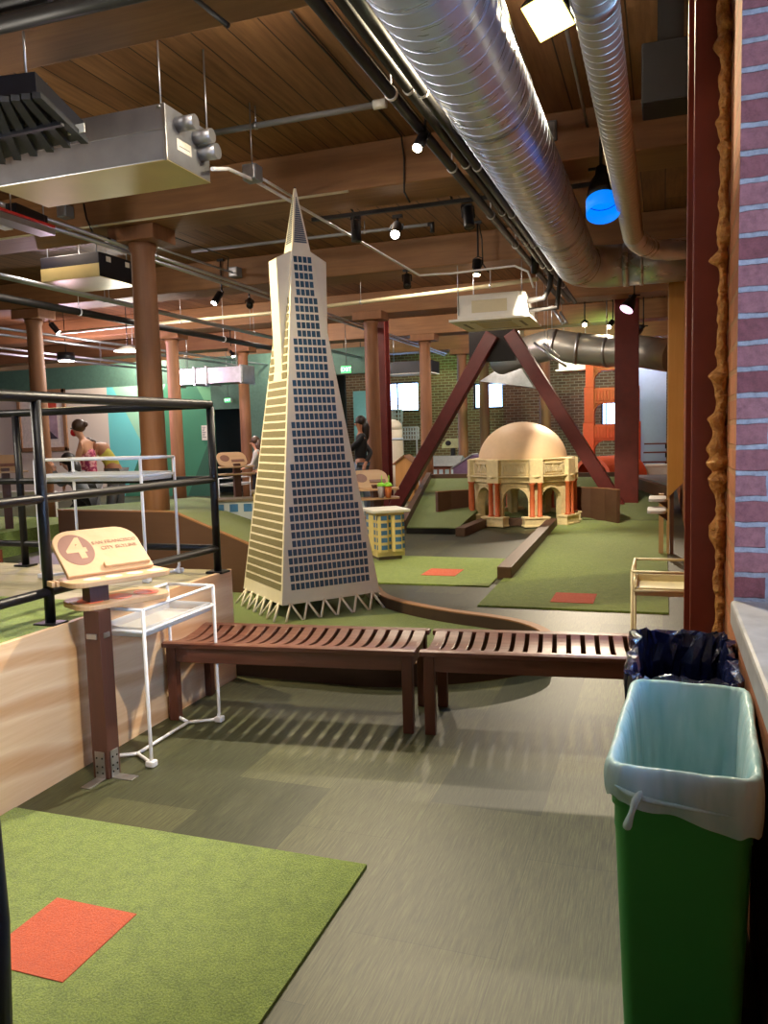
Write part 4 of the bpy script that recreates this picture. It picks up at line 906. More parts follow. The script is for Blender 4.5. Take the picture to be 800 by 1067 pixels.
# ------------------------------------------------------------------ people
def skin(name, pts, edges, radii, mat, parent, lv=2):
    me = bpy.data.meshes.new(name); o = bpy.data.objects.new(name, me); COL.objects.link(o)
    base = wloc(parent); me.from_pydata([V(p)-base for p in pts], edges, []); me.materials.append(MATS[mat])
    o.parent = parent; md = o.modifiers.new('skin', 'SKIN'); md.use_smooth_shade = True
    sv = me.skin_vertices[0].data
    for i, r in enumerate(radii): sv[i].radius = (r, r) if not isinstance(r, tuple) else r; sv[i].use_root = (i == 0)
    s_ = o.modifiers.new('sub', 'SUBSURF'); s_.levels = lv; s_.render_levels = lv
    return o
def person(label, base, face, J, shirt, pants, hair, skin_m='skin', mask=None, shirt_r=1.14, sleeves=False, hair_long=False, jeans=True):
    """J: joints relative to base in metres: x right (as seen), y away, z up"""
    t = thing('person', label, 'person', base); B = V(base)
    P = {k: B+V(v) for k, v in J.items()}
    pts = []; rad_ = []; ed = []; ix = {}
    def add(k, p, r, par=None):
        ix[k] = len(pts); pts.append(p); rad_.append(r)
        if par: ed.append((ix[par], ix[k]))
    f = V(face).normalized(); side = V((f.y, -f.x, 0))
    add('hip', P['hip'], .105); add('waist', P['hip'].lerp(P['chest'], .5), .09, 'hip'); add('chest', P['chest'], .108, 'waist')
    add('neckb', P['chest'].lerp(P['head'], .42), .05, 'chest'); add('neck', P['chest'].lerp(P['head'], .58), .044, 'neckb'); add('headb', P['head']-V((0, 0, .05)), .066, 'neck'); add('head', P['head']+V((0, 0, .02)), .082, 'headb'); add('headt', P['head']+V((0, 0, .085)), .055, 'head')
    for s_ in 'lr':
        sg_ = -1 if s_ == 'l' else 1
        sh = P.get('sh'+s_, P['chest']+side*sg_*.15+V((0, 0, .05)))
        add('sh'+s_, sh, .052, 'chest'); add('el'+s_, P['el'+s_], .036, 'sh'+s_); add('wr'+s_, P['ha'+s_], .024, 'el'+s_)
        d = (P['ha'+s_]-P['el'+s_]).normalized(); add('pa'+s_, P['ha'+s_]+d*.06, .028, 'wr'+s_)
        lat = d.cross(V((0, 0, 1))); lat = lat.normalized() if lat.length > .1 else side; dn_ = lat.cross(d).normalized()
        for q, (o_, ln) in enumerate(((-.028, .065), (-.009, .08), (.010, .075), (.028, .055))):
            add('f%d'%q+s_, pts[ix['pa'+s_]]+d*.035+lat*o_, .0095, 'pa'+s_); add('g%d'%q+s_, pts[ix['pa'+s_]]+d*(.035+ln*.6)+lat*o_*1.05-dn_*.012, .0085, 'f%d'%q+s_); add('h%d'%q+s_, pts[ix['pa'+s_]]+d*(.03+ln)+lat*o_-dn_*.035, .007, 'g%d'%q+s_)
        add('t'+s_, pts[ix['wr'+s_]]+d*.03+lat*.035, .0105, 'wr'+s_); add('u'+s_, pts[ix['wr'+s_]]+d*.075+lat*.055-dn_*.01, .0085, 't'+s_)
        hp_ = P['hip']+side*sg_*.085-V((0, 0, .06)); add('th'+s_, hp_, .088, 'hip'); add('kn'+s_, P['kn'+s_], .058, 'th'+s_); add('ca'+s_, P['kn'+s_].lerp(P['ft'+s_], .35), .054, 'kn'+s_); add('an'+s_, P['ft'+s_]+V((0, 0, .08)), .036, 'ca'+s_); add('to'+s_, P['ft'+s_]+f*.15+V((0, 0, .03)), .03, 'an'+s_)
    skin('body', pts, ed, rad_, skin_m, t)
    def cloth(nm, keys, mat, k, ext=None):
        kk = [q for q in keys]; id_ = {q: i for i, q in enumerate(kk)}
        e2 = [(id_[a], id_[b_]) for a in kk for b_ in kk if (ix[a], ix[b_]) in ed]
        skin(nm, [pts[ix[q]] for q in kk], e2, [rad_[ix[q]]*k+.006 for q in kk], mat, t)
    top = ['hip', 'waist', 'chest'] + (['neckb', 'shl', 'ell', 'wrl', 'shr', 'elr', 'wrr'] if sleeves else [])
    if not sleeves: top = ['waist', 'chest', 'hip']
    top.sort(key=lambda q: ['hip', 'waist', 'chest', 'neckb', 'shl', 'ell', 'wrl', 'shr', 'elr', 'wrr'].index(q))
    cloth('top', top, shirt, shirt_r); cloth('trousers', ['hip', 'thl', 'knl', 'cal', 'anl', 'thr', 'knr', 'car', 'anr'], pants, 1.1)
    b = MB(); hc = P['head']
    b.ell(hc+V((0, 0, .045))-f*.022, (.098, .098, .098), 18, 12)
    if hair_long: b.tube([hc-f*.06+V((0, 0, .05)), hc-f*.10-V((0, 0, .08)), hc-f*.10-V((0, 0, .26)), hc-f*.09-V((0, 0, .34))], [.08, .085, .07, .03], 14)
    else: b.ell(hc-f*.115+V((0, 0, .06)), (.04, .04, .04))
    b.build('hair', hair, t)
    for sg_ in (-1, 1): MB().ell(hc+f*.078+side*sg_*.03+V((0, 0, .01)), (.012, .012, .009), 10, 6).build('eye', 'cloth_black', t)
    MB().ell(hc+f*.09-V((0, 0, .02)), (.014, .014, .022), 10, 6).build('nose', skin_m, t) if not mask else None
    if mask: MB().ell(hc+f*.052-V((0, 0, .05)), (.052, .052, .055), 14, 10).build('face_mask', mask, t)
    return t
FL = (-.55, -.15, 0)
bp = PY(90, 520, 9.4); bp.z = 0
hz = PY(81, 447, 9.4).z
person('person in a pink patterned top and red face mask leaning forward behind the railing', bp, (-1, -.3, 0),
  dict(hip=(.06, .05, hz-.78), chest=(.06, 0, hz-.27), head=(-.06, -.02, hz), ell=(-.02, -.16, hz-.52), hal=(-.14, -.2, hz-.72), elr=(.06, .16, hz-.55), har=(-.1, .14, hz-.75), knl=(.0, -.06, .48), knr=(.05, .1, .48), ftl=(.04, -.08, 0), ftr=(.1, .1, 0)), 'pink_print', 'cloth_grey', 'hair_brown', 'skin', 'mask_red')
bp = PY(112, 520, 9.9); bp.z = 0; hz2 = PY(112, 490, 9.9).z
person('person in a yellow top bending over behind the one in pink', bp, (-1, -.2, 0),
  dict(hip=(.12, .1, hz2), chest=(-.10, .05, hz2+.33), head=(-.34, .02, hz2+.36), ell=(-.16, -.12, hz2+.02), hal=(-.22, -.12, hz2-.2), elr=(-.14, .2, hz2+.02), har=(-.24, .18, hz2-.2), knl=(.02, .02, .5), knr=(.06, .18, .5), ftl=(.1, .0, 0), ftr=(.14, .2, 0)), 'shirt_yellow', 'cloth_grey', 'hair_brown', 'skin', None, 1.1)
bp = PY(76, 520, 8.9); bp.z = 0; hz3 = PY(72, 482, 8.9).z
person('dark haired person in a grey top crouching below the one in pink', bp, (-1, -.3, 0),
  dict(hip=(.16, .05, hz3-.5), chest=(.07, .02, hz3-.22), head=(-.06, 0, hz3), ell=(-.08, -.14, hz3-.3), hal=(-.2, -.1, hz3-.1), elr=(-.05, .16, hz3-.34), har=(-.2, .1, hz3-.24), knl=(-.1, -.08, .5), knr=(-.08, .12, .5), ftl=(.1, -.08, 0), ftr=(.12, .12, 0)), 'cloth_grey', 'cloth_black', 'hair_dark', 'skin', None, 1.15, True, True)
bp = PY(377, 520, 13.4); bp.z = 0; hz4 = PY(377, 441, 13.4).z
person('person with dark hair and a black jacket standing left of the central timber column', bp, (-.7, -.6, 0),
  dict(hip=(0, 0, hz4-.72), chest=(.02, 0, hz4-.3), head=(0, 0, hz4), ell=(-.2, -.1, hz4-.5), hal=(-.26, -.25, hz4-.42), elr=(.2, .0, hz4-.52), har=(.16, -.15, hz4-.7), knl=(-.08, -.03, .48), knr=(.1, 0, .48), ftl=(-.08, 0, 0), ftr=(.1, .02, 0)), 'cloth_black', 'cloth_denim', 'hair_dark', 'skin_tan', None, 1.2, True, True)
bp = PY(269, 515, 15.6); bp.z = 0; hz5 = PY(266, 461, 15.6).z
person('person in a pale jacket and black trousers between the column and the pyramid tower', bp, (-.9, -.3, 0),
  dict(hip=(.02, 0, hz5-.68), chest=(.04, 0, hz5-.28), head=(-.04, 0, hz5), ell=(.0, -.2, hz5-.48), hal=(-.2, -.2, hz5-.55), elr=(.1, .18, hz5-.5), har=(-.1, .16, hz5-.6), knl=(-.04, -.06, .46), knr=(.06, .06, .46), ftl=(0, -.06, 0), ftr=(.1, .08, 0)), 'jacket_pale', 'cloth_black', 'hair_brown', 'skin', None, 1.2, True, True)
# ------------------------------------------------------------------ ceiling: ducts
def spiral(mb, x, z, y0, y1, r, pitch, seg=40):
    rs = []; y = y0; k = 0
    def ring(yy, rr): return [V((x+rr*cos(2*pi*i/seg), yy+.5*pitch*sin(2*pi*i/seg), z+rr*sin(2*pi*i/seg))) for i in range(seg)]
    while y < y1:
        mb.rings([ring(y, r), ring(y+pitch, r)], True, False, False); mb.rings([ring(y+pitch-.007, r-.001), ring(y+pitch-.006, r+.0025), ring(y+pitch-.002, r+.0025), ring(y+pitch-.001, r-.001)], True, False, False, False); y += pitch
DZ, DX, DR = 3.40, -.93, .235
t = thing('spiral_duct', 'big shiny spiral duct running away overhead and turning right at its far end', 'duct', (DX, 4.5, DZ))
b = MB(); spiral(b, DX, DZ, -.5, 9.25, DR, .115); b.build('duct_run', 'duct_steel', t)
b = MB(); cx, cy, rr = DX+.40, 9.35, .40
el = [V((DX, 9.25, DZ))]+[V((cx-rr*cos(rad(a)), cy+rr*sin(rad(a)), DZ)) for a in (0, 22, 45, 68, 90)]+[V((DX+.5, 9.75, DZ))]
b.tube(el, DR, 40, smooth=True); b.build('elbow', 'duct_steel', t)
b = MB(); b.tube([(DX+.48, 9.75, DZ), (.24, 9.75, DZ)], DR, 40); b.tube([(DX+.48, 9.75, DZ), (DX+.54, 9.75, DZ)], DR+.008, 40); b.tube([(DX+.66, 9.75, DZ), (DX+.70, 9.75, DZ)], DR+.008, 40); b.build('branch_run', 'duct_steel', t)
for y in (1.5, 4.6, 7.6):
    b = MB(); b.rings([[V((DX+(DR+.007+o_)*cos(a*pi/18), yy, DZ+(DR+.007+o_)*sin(a*pi/18))) for yy, o_ in ((y-.012, 0), (y+.012, 0), (y+.012, .002), (y-.012, .002))] for a in range(37)], True, False, False)
    b.bar((DX-DR-.006, y, DZ), (DX-DR-.006, y, ZC), .024, .003, (0, 1, 0)); b.build('hanger_strap', 'galvanised', t)
t = thing('small_duct', 'narrow spiral duct overhead beside the big duct, turning right towards the wall', 'duct', (-.244, 4, 3.10))
b = MB(); spiral(b, -.244, 3.10, -.5, 6.95, .082, .065, 28); b.build('duct_run', 'duct_steel_dull', t)
b = MB(); b.tube([(-.244, 6.93, 3.10), (-.240, 7.05, 3.10), (-.215, 7.22, 3.095), (-.16, 7.40, 3.09), (-.08, 7.53, 3.085), (.03, 7.60, 3.08), (.24, 7.62, 3.08)], .084, 28); b.build('elbow', 'duct_steel', t)
for y in (.9, 3.1): MB().tube([(-.244, y, 3.10), (-.244, y+.05, 3.10)], .089, 28).build('coupling', 'galvanised', t)
# far dull duct
Yd = 16.4
pts = [PY(522, 376, Yd+1.2), PY(548, 366, Yd+.5), PY(575, 359, Yd), PY(600, 363, Yd), PY(632, 366, Yd), PY(665, 366, Yd-.2), PY(700, 371, Yd-.6)]
t = thing('far_duct', 'dull silver round duct crossing far away above the red bridge tower model', 'duct', pts[3]); b = MB(); b.tube(pts, .30, 28); b.build('duct_run', 'duct_steel_dull', t)
b = MB()
for q, w_ in ((pts[2], pts[3]), (pts[3], pts[4]), (pts[4], pts[5])): d = (w_-q).normalized(); b.tube([q, q+d*.06], .312, 28)
b.build('joint_band', 'galvanised', t)
for q in (pts[2], pts[4]): MB().tube([q+V((0, 0, .28)), V((q.x, q.y, ZC))], .012, 6).build('hanger_rod', 'galvanised', t)
a, b_ = PY(540, 402, 20), PY(515, 382, 19.6)
t = thing('duct_hood', 'pale silver sloping duct hood behind the crossing braces', 'duct', (a.x, 20, a.z)); b = MB()
p0, p1, p2, p3 = PY(500, 397, 19.5), PY(524, 381, 19.5), PY(541, 381, 19.5), PY(556, 404, 19.5)
b.add([p0, p3, p2, p1, p0+V((0, .8, 0)), p3+V((0, .8, 0)), p2+V((0, .8, .2)), p1+V((0, .8, .2))], [(0, 1, 2, 3), (7, 6, 5, 4), (0, 4, 5, 1), (1, 5, 6, 2), (2, 6, 7, 3), (3, 7, 4, 0)]); b.build('hood', 'galvanised', t); MB().box((p1.x, 19.6, p1.z), (p2.x, 20.2, ZC)).build('riser', 'galvanised', t)
a, b_ = PY(176, 402, 15.2), PY(252, 381, 15.2)
t = thing('rectangular_duct', 'galvanised rectangular duct hanging above the green wall on the left', 'duct', ((a.x+b_.x)/2, 15.2, a.z)); MB().box((a.x, 15.2, a.z), (b_.x, 15.75, b_.z)).build('duct_body', 'galvanised', t, bevel=.006)
b = MB()
for f_ in (.02, .36, .52, .98): x = a.x+(b_.x-a.x)*f_; b.box((x-.02, 15.17, a.z-.03), (x+.02, 15.78, b_.z+.03))
b.build('flange', 'galvanised', t, bevel=.004)
for x in (a.x+.3, b_.x-.3): MB().tube([(x, 15.5, b_.z), (x, 15.5, ZC)], .008, 6).build('hanger_rod', 'galvanised', t)

# ------------------------------------------------------------------ ceiling: pipes and conduits
def pipe(name, label, pts, r, mat='conduit', cat='pipe', group=None, clamps=(), hang=None):
    pts = [V(p) for p in pts]; t = thing(name, label, cat, pts[0], group); MB().tube(pts, r, 12).build('pipe_run', mat, t)
    for f in clamps:
        i = min(int(f*(len(pts)-1)), len(pts)-2); a, b_ = pts[i], pts[i+1]; u = f*(len(pts)-1)-i; c = a.lerp(b_, u); d = (b_-a).normalized()
        m_ = MB(); m_.tube([c-d*.012, c+d*.012], r+.006, 14); m_.tube([c, V((c.x, c.y, (hang or ZC)))], .005, 6); m_.build('clamp', 'white_metal' if mat == 'black_pipe' else 'galvanised', t)
    return t
for i, (x, z, r, la) in enumerate(((-1.585, 3.62, .036, 'leftmost'), (-1.475, 3.63, .030, 'middle'), (-1.385, 3.60, .032, 'rightmost'))):
    pipe('black_pipe', la+' of three black pipes running along the left side of the big duct', [(x, 0, z), (x+.02, 13.4, z-.02)], r, 'black_pipe', 'pipe', 'black pipes beside the big duct', [.13+.02*i, .245, .36, .47, .58, .68, .78, .88], ZC)
for i, (dx, z, la) in enumerate(((0, 3.56, 'lowest'), (-.055, 3.585, 'middle'), (.055, 3.60, 'upper'))):
    pipe('conduit', la+' of three silver conduits passing behind the nearest timber column', [(-5.40+dx, 4.6, z), (-5.42+dx, 20.5, z)], .021, 'conduit', 'conduit', 'silver conduits behind the nearest column', [.2, .45, .7])
for i, dx in enumerate((0, .07)):
    pipe('conduit', ('left' if i == 0 else 'right')+' one of two parallel conduits high on the left, left of the dark hanging box', [(-7.28+dx, 5.2, 3.5), (-7.3+dx, 19, 3.5)], .026, 'conduit', 'conduit', 'paired conduits on the left', [.3, .6])
pipe('dark_pipe', 'thick dark pipe passing under the paired conduits on the left', [PZ(-30, 304, 3.4), PZ(140, 336, 3.4), PZ(300, 366, 3.4)], .05, 'black_pipe', 'pipe', None, [.3, .75])
for i, (p0, p1, z, la) in enumerate((((-20, 339), (305, 384), 3.45, 'silver conduit below the thick dark pipe on the left'), ((-20, 346), (305, 388), 3.42, 'silver conduit just under another low one on the far left'), ((-20, 360), (250, 392), 3.4, 'lower silver conduit above the beige and turquoise wall'), ((-20, 366), (250, 395), 3.38, 'lowest silver conduit above the beige and turquoise wall'))):
    pipe('conduit', la, [PZ(*p0, z), PZ(*p1, z)], .025, 'conduit', 'conduit', 'low conduits on the far left', [.35, .7])
pipe('sprinkler_pipe', 'long pale pipe crossing the room under the third beam', [PZ(60, 347, 3.62), PZ(285, 326, 3.62), PZ(480, 302, 3.62), PZ(560, 291, 3.62)], .03, 'beige_metal', 'pipe', None, [.2, .5, .8])
t = pipe('sprinkler_pipe', 'grey pipe on the ceiling boards between the vent unit and the black pipes', [(-3.5, 5.87, 4.0), (-2.0, 5.87, 4.0)], .023, 'grey_plastic', 'pipe', None, [.3])
MB().tube([(-2.06, 5.87, 4.0), (-1.96, 5.87, 4.0)], .034, 12).build('end_cap', 'white_plastic', t)
t = pipe('sprinkler_pipe', 'thin grey pipe ending in a sprinkler near the two track spotlights', [PZ(200, 262, 4.02), PZ(446, 234, 4.02)], .02, 'grey_plastic', 'pipe', None, [.75]); p = PZ(446, 234, 4.02)
MB().tube([p, p+V((.05, 0, 0)), p+V((.05, 0, -.1))], .026, 10).build('sprinkler_head', 'black_metal', t)
pipe('conduit', 'thin pale conduit along the lower edge of the second beam', [(-13, 6.935, 3.742), (-2.7, 6.935, 3.742)], .012, 'beige_metal', 'conduit')
pipe('conduit', 'bent white conduit from the vent unit past the tower spire to the ceiling cassette', [PY(221, 176, 4.85), PY(238, 176, 5.2), PY(263, 187, 5.8), PY(350, 237, 7.4), PY(437, 287, 9.6), PY(470, 285, 9.8), PY(536, 277, 9.9), PY(550, 283, 9.9), PY(556, 300, 9.9)], .013, 'white_metal', 'conduit', None, [])
pipe('conduit', 'short white conduit from the ceiling junction box to the track, crossing the spire', [PY(266, 182, 5.8), PY(305, 205, 6.9)], .011, 'white_metal', 'conduit')
def jbox(label, p, s=.1, rod=True):
    t = thing('junction_box', label, 'junction box', p); MB().box((-s/2, -s/2, -s/2), (s/2, s/2, s/2)).build('box_body', 'grey_plastic', t, local=True, bevel=.006)
    MB().box((-s*.4, -s/2-.006, -s*.4), (s*.4, -s/2, s*.4)).build('cover', 'galvanised', t, local=True, bevel=.003)
    if rod: MB().tube([(0, 0, s/2), (0, 0, ZC-p[2])], .005, 6).build('hanger_rod', 'galvanised', t, local=True)
jbox('grey junction box hanging on a rod where the white conduits meet', PY(263, 181, 5.8), .12)
jbox('small dark junction box on the third beam right of the nearest column', PY(245, 284, 10.4), .14, False)
jbox('grey junction box on the second beam below the vent unit', PY(68, 221, 6.88), .12, False)
pipe('conduit', 'short grey conduit running to the small dark junction box', [PY(158, 256, 8.2), PY(242, 284, 10.3)], .014, 'conduit', 'conduit')
pipe('ceiling_pipe', 'grey pipe under the ceiling between the big duct and the floodlight', [PZ(500, -60, 4.0), PZ(567, 135, 4.0)], .026, 'conduit', 'pipe')
jbox('dark junction box at the end of the pipe right of the big duct', PZ(571, 140, 4.0), .16, False)
pipe('ceiling_rod', 'thin grey conduit between the floodlight and the narrow duct', [PZ(570, -60, 4.0), PZ(622, 178, 4.0)], .012, 'conduit', 'conduit')
pipe('ceiling_rod', 'thin grey conduit just left of the narrow duct', [PZ(602, -60, 4.02), PZ(642, 200, 4.02)], .010, 'conduit', 'conduit')
def cable(label, pts, r=.008): t = thing('cable', label, 'cable', pts[0]); MB().tube(pts, r, 8).build('cable_run', 'cable', t)
cable('black cable dropping from the ceiling boards down the face of the second beam', [PZ(303, 12, 4.13), PZ(310, 22, 4.13), PZ(345, 60, 4.13), PZ(378, 98, 4.13), PZ(398, 118, 4.13), PZ(418, 141, 4.12), PY(421, 165, 6.93), PY(421, 200, 6.93), PY(427, 211, 6.93)])
cable('black cable hanging on the second beam below the vent unit', [PY(87, 212, 6.93), PY(90, 228, 6.93), PY(97, 243, 6.93), PY(115, 249, 6.93)])
cable('black cable lying across the near beam at the top', [PY(203, -2, 3.40), PY(222, 14, 3.40), PY(238, 27, 3.40)], .012)
cable('black cable from the spotlight to the third beam', [PY(499, 234, 9.2), PY(502, 250, 9.8), PY(503, 275, 10.4), PY(509, 284, 10.4)], .008)
cable('thin black cable between the column cap and the small junction box', [PY(178, 246, 7.6), PY(205, 256, 8.6), PY(238, 268, 9.9), PY(237, 282, 10.3)], .007)
# strip of black tubes high on the left
a, b_ = PY(-10, 30, 3.3), PY(120, 0, 3.3)
for i, dz in enumerate((0, -.12)):
    pipe('black_pipe', ('upper' if i == 0 else 'lower')+' black pipe across the top left corner in front of the near beam', [PY(-60, 40+i*-22, 3.25), PY(330, -52+i*-22, 3.25)], .04, 'black_pipe', 'pipe', 'black pipes in the top left corner')

# ------------------------------------------------------------------ ceiling: units
t = thing('vent_unit', 'large grey steel ventilation box hung on rods at the upper left', 'ventilation unit', (-3.62, 4.72, 3.30)); x0, x1, y0, y1, z0, z1 = -4.33, -2.945, 4.46, 4.97, 3.30, 3.645
MB().box((x0, y0, z0+.004), (x1, y1, z1)).build('casing', 'unit_steel', t, bevel=.006); MB().box((x0, y0, z0), (x1, y1, z0+.004)).build('base_panel', 'unit_bottom', t)
b = MB(); b.box((x0, y0-.004, z0+.19), (x1, y0, z0+.196)); b.box((x1-.02, y0-.003, z0), (x1, y0, z1)); b.build('seam', 'galvanised', t)
for (y, z, r) in ((4.60, 3.56, .045), (4.80, 3.54, .045), (4.86, 3.46, .05)):
    b = MB(); b.tube([(x1, y, z), (x1+.13, y, z)], r, 18); b.build('spigot', 'unit_steel', t)
MB().box((x1, 4.58, 3.40), (x1+.003, 4.74, 3.47)).build('rating_plate', 'paper', t); MB().box((x1+.003, 4.60, 3.425), (x1+.004, 4.72, 3.43)).build('print_lines', 'grey_plastic', t)
for x, y in ((x1-.04, y0+.02), (x1+.02, y1-.05), (x0+.1, y0+.02), (x0+.1, y1-.05)):
    b = MB(); b.tube([(x, y, z1-.08), (x, y, ZC)], .006, 6); b.build('hanger_rod', 'galvanised', t); b = MB(); b.ell((x, y-.02 if y < 4.6 else y, z1-.02), (.016, .016, .012)); b.build('nut', 'galvanised', t)
t = thing('finned_unit', 'dark finned heater unit at the left edge in front of the grey ventilation box', 'heater', PZ(20, 130, 3.33)); zf = 3.33
q = [PZ(-60, 112, zf), PZ(38, 100, zf), PZ(88, 148, zf), PZ(-60, 185, zf)]
b = MB(); b.prism([(p.x, p.y) for p in q], zf+.02, zf+.12); b.build('casing', 'dark_unit', t)
b = MB()
for i in range(10): f = i/9; p0, p1 = q[0].lerp(q[1], f), q[3].lerp(q[2], f); b.bar(p0+V((0, 0, .005)), p1+V((0, 0, .005)), .045, .03)
b.build('fins', 'dark_fins', t); b = MB(); b.bar(q[0]*.5+q[3]*.5-V((0, 0, .01)), q[1]*.5+q[2]*.5-V((0, 0, .01)), .03, .03); b.build('cross_bar', 'dark_unit', t)
b = MB(); p0, p1 = PZ(-40, 108, 3.40), PZ(34, 101, 3.40); b.bar(p0-V((0, .06, 0)), p1-V((0, .06, 0)), .05, .04); b.build('hanger_strut', 'beige_metal', t); b = MB(); p = PZ(29, 104, 3.40); b.tube([p, V((p.x, p.y, ZC))], .007, 6); b.build('hanger_rod', 'galvanised', t)
p = PZ(83, 141, 3.33); MB().box((p.x-.06, p.y-.03, p.z), (p.x+.06, p.y-.025, p.z+.05)).build('rating_plate', 'paper', t)
a = PZ(45, 292, 3.45); c_ = PZ(137, 299, 3.45)
t = thing('dark_vent_box', 'dark ventilation box hanging left of the nearest timber column', 'ventilation unit', (-6.55, 8.1, 3.45)); MB().box((-6.95, 7.78, 3.456), (-6.12, 8.5, 3.73)).build('casing', 'dark_unit', t, bevel=.005); MB().box((-6.95, 7.78, 3.45), (-6.12, 8.5, 3.456)).build('base_panel', 'unit_bottom', t)
MB().box((-6.95, 7.775, 3.456), (-6.12, 7.78, 3.6)).build('front_panel', 'unit_bottom', t)
for y in (7.95, 8.3): MB().box((-6.12, y-.04, 3.64), (-6.115, y+.04, 3.70)).build('socket_plate', 'paper', t)
for x, y in ((-6.9, 7.85), (-6.2, 7.85), (-6.9, 8.4), (-6.2, 8.4)): MB().tube([(x, y, 3.73), (x, y, ZC)], .006, 6).build('hanger_rod', 'galvanised', t)
q = PY(418, 391, 18.6); t = thing('dark_vent_box', 'small dark ventilation box with a pale underside far away above the bright window', 'ventilation unit', q); MB().box((-.35, -.3, .02), (.85, .4, .3)).build('casing', 'dark_unit', t, local=True, bevel=.005); MB().box((-.35, -.3, 0), (.85, .4, .02)).build('base_panel', 'white_plastic', t, local=True)
for x in (-.2, .7): MB().tube([(x, .05, .3), (x, .05, ZC-q.z)], .01, 6).build('hanger_rod', 'galvanised', t, local=True)
p0, p1 = PZ(-30, 217, 3.42), PZ(50, 243, 3.42)
t = thing('strip_light', 'grey strip light tray with a red edge under the ventilation box at the far left', 'strip light', p0); b = MB(); b.bar(p0, p1, .16, .05); b.build('tray', 'conduit', t); b = MB(); b.bar(p0+V((.0, 0, .045)), p1+V((0, 0, .045)), .165, .02); b.build('edge_strip', 'led_red', t)
b = MB(); b.bar(p0.lerp(p1, .1)+V((-.15, 0, -.01)), p1+V((-.15, -.3, -.01)), .09, .03); b.build('louvre', 'white_metal', t); b = MB(); b.bar(p0.lerp(p1, .5)+V((0, 0, .1)), p1+V((-.05, 0, .1)), .1, .1); b.build('driver_box', 'dark_unit', t)
for f in (.5, .95): c_ = p0.lerp(p1, f); MB().tube([c_, V((c_.x, c_.y, ZC))], .006, 6).build('hanger_rod', 'galvanised', t)
# cassette air conditioner
t = thing('cassette_unit', 'white ceiling cassette air conditioner hung above the brace frame', 'air conditioner', (-2.18, 11.1, 3.0))
ac = [(-2.70, 10.45), (-1.63, 10.48), (-1.65, 11.6), (-2.70, 11.6)]
MB().prism(ac, 3.0, 3.035).build('fascia', 'white_plastic', t, bevel=.006)
MB().prism([(-2.62, 10.6), (-1.80, 10.6), (-1.72, 10.68), (-1.72, 11.5), (-2.62, 11.5)], 3.035, 3.36).build('casing', 'white_plastic', t, bevel=.008)
b = MB()
for (a, c_) in (((-2.45, 10.62), (-1.9, 10.66)), ((-2.45, 11.38), (-1.9, 11.42)), ((-2.58, 10.75), (-2.54, 11.3)), ((-1.82, 10.75), (-1.78, 11.3))): b.box((*a, 2.997), (*c_, 3.0))
b.build('air_slot', 'grey_plastic', t); MB().box((-2.4, 10.72, 2.996), (-1.92, 11.32, 3.0)).build('grille', 'beige_metal', t, bevel=.002)
b = MB(); b.box((-2.42, 10.594, 3.12), (-1.95, 10.6, 3.28)); b.build('side_panel', 'beige_metal', t, bevel=.004)
for x, y in ((-2.6, 10.58), (-1.75, 10.58), (-2.6, 11.52), (-1.7, 11.52)): MB().tube([(x, y, 3.1), (x, y, ZC)], .007, 6).build('hanger_rod', 'galvanised', t)
b = MB(); b.tube([(-1.72, 10.8, 3.25), (-1.5, 10.8, 3.27), (-1.42, 10.8, 3.4), (-1.4, 10.8, 3.58)], .035, 10); b.tube([(-1.72, 10.95, 3.15), (-1.35, 10.95, 3.16), (-1.3, 10.95, 3.6)], .03, 10); b.build('pipe_tail', 'black_pipe', t)
q = PY(583, 388, 19.6); t = thing('cassette_unit', 'small far cassette air conditioner left of the red bridge tower model', 'air conditioner', q); MB().box((-.05, -.4, 0), (.75, .4, .04)).build('fascia', 'white_plastic', t, local=True, bevel=.006); MB().box((.02, -.33, .04), (.68, .33, .4)).build('casing', 'white_plastic', t, local=True, bevel=.006)
for x in (.1, .6): MB().tube([(x, 0, .4), (x, 0, ZC-q.z)], .01, 6).build('hanger_rod', 'galvanised', t, local=True)
# hooked rails below the cassette
for (pts, lab) in (([(575, 320), (586, 337), (590, 336), (583, 325)], 'bent silver conduit beside the cassette air conditioner'), ([(556, 357), (575, 372), (590, 382)], 'silver conduit pair below the cassette towards the far duct'), ([(566, 358), (582, 372)], 'thin silver conduit beside the gusset plate')):
    pipe('conduit', lab, [PY(*q, 13.5) for q in pts], .02, 'conduit', 'conduit', None, [.3])

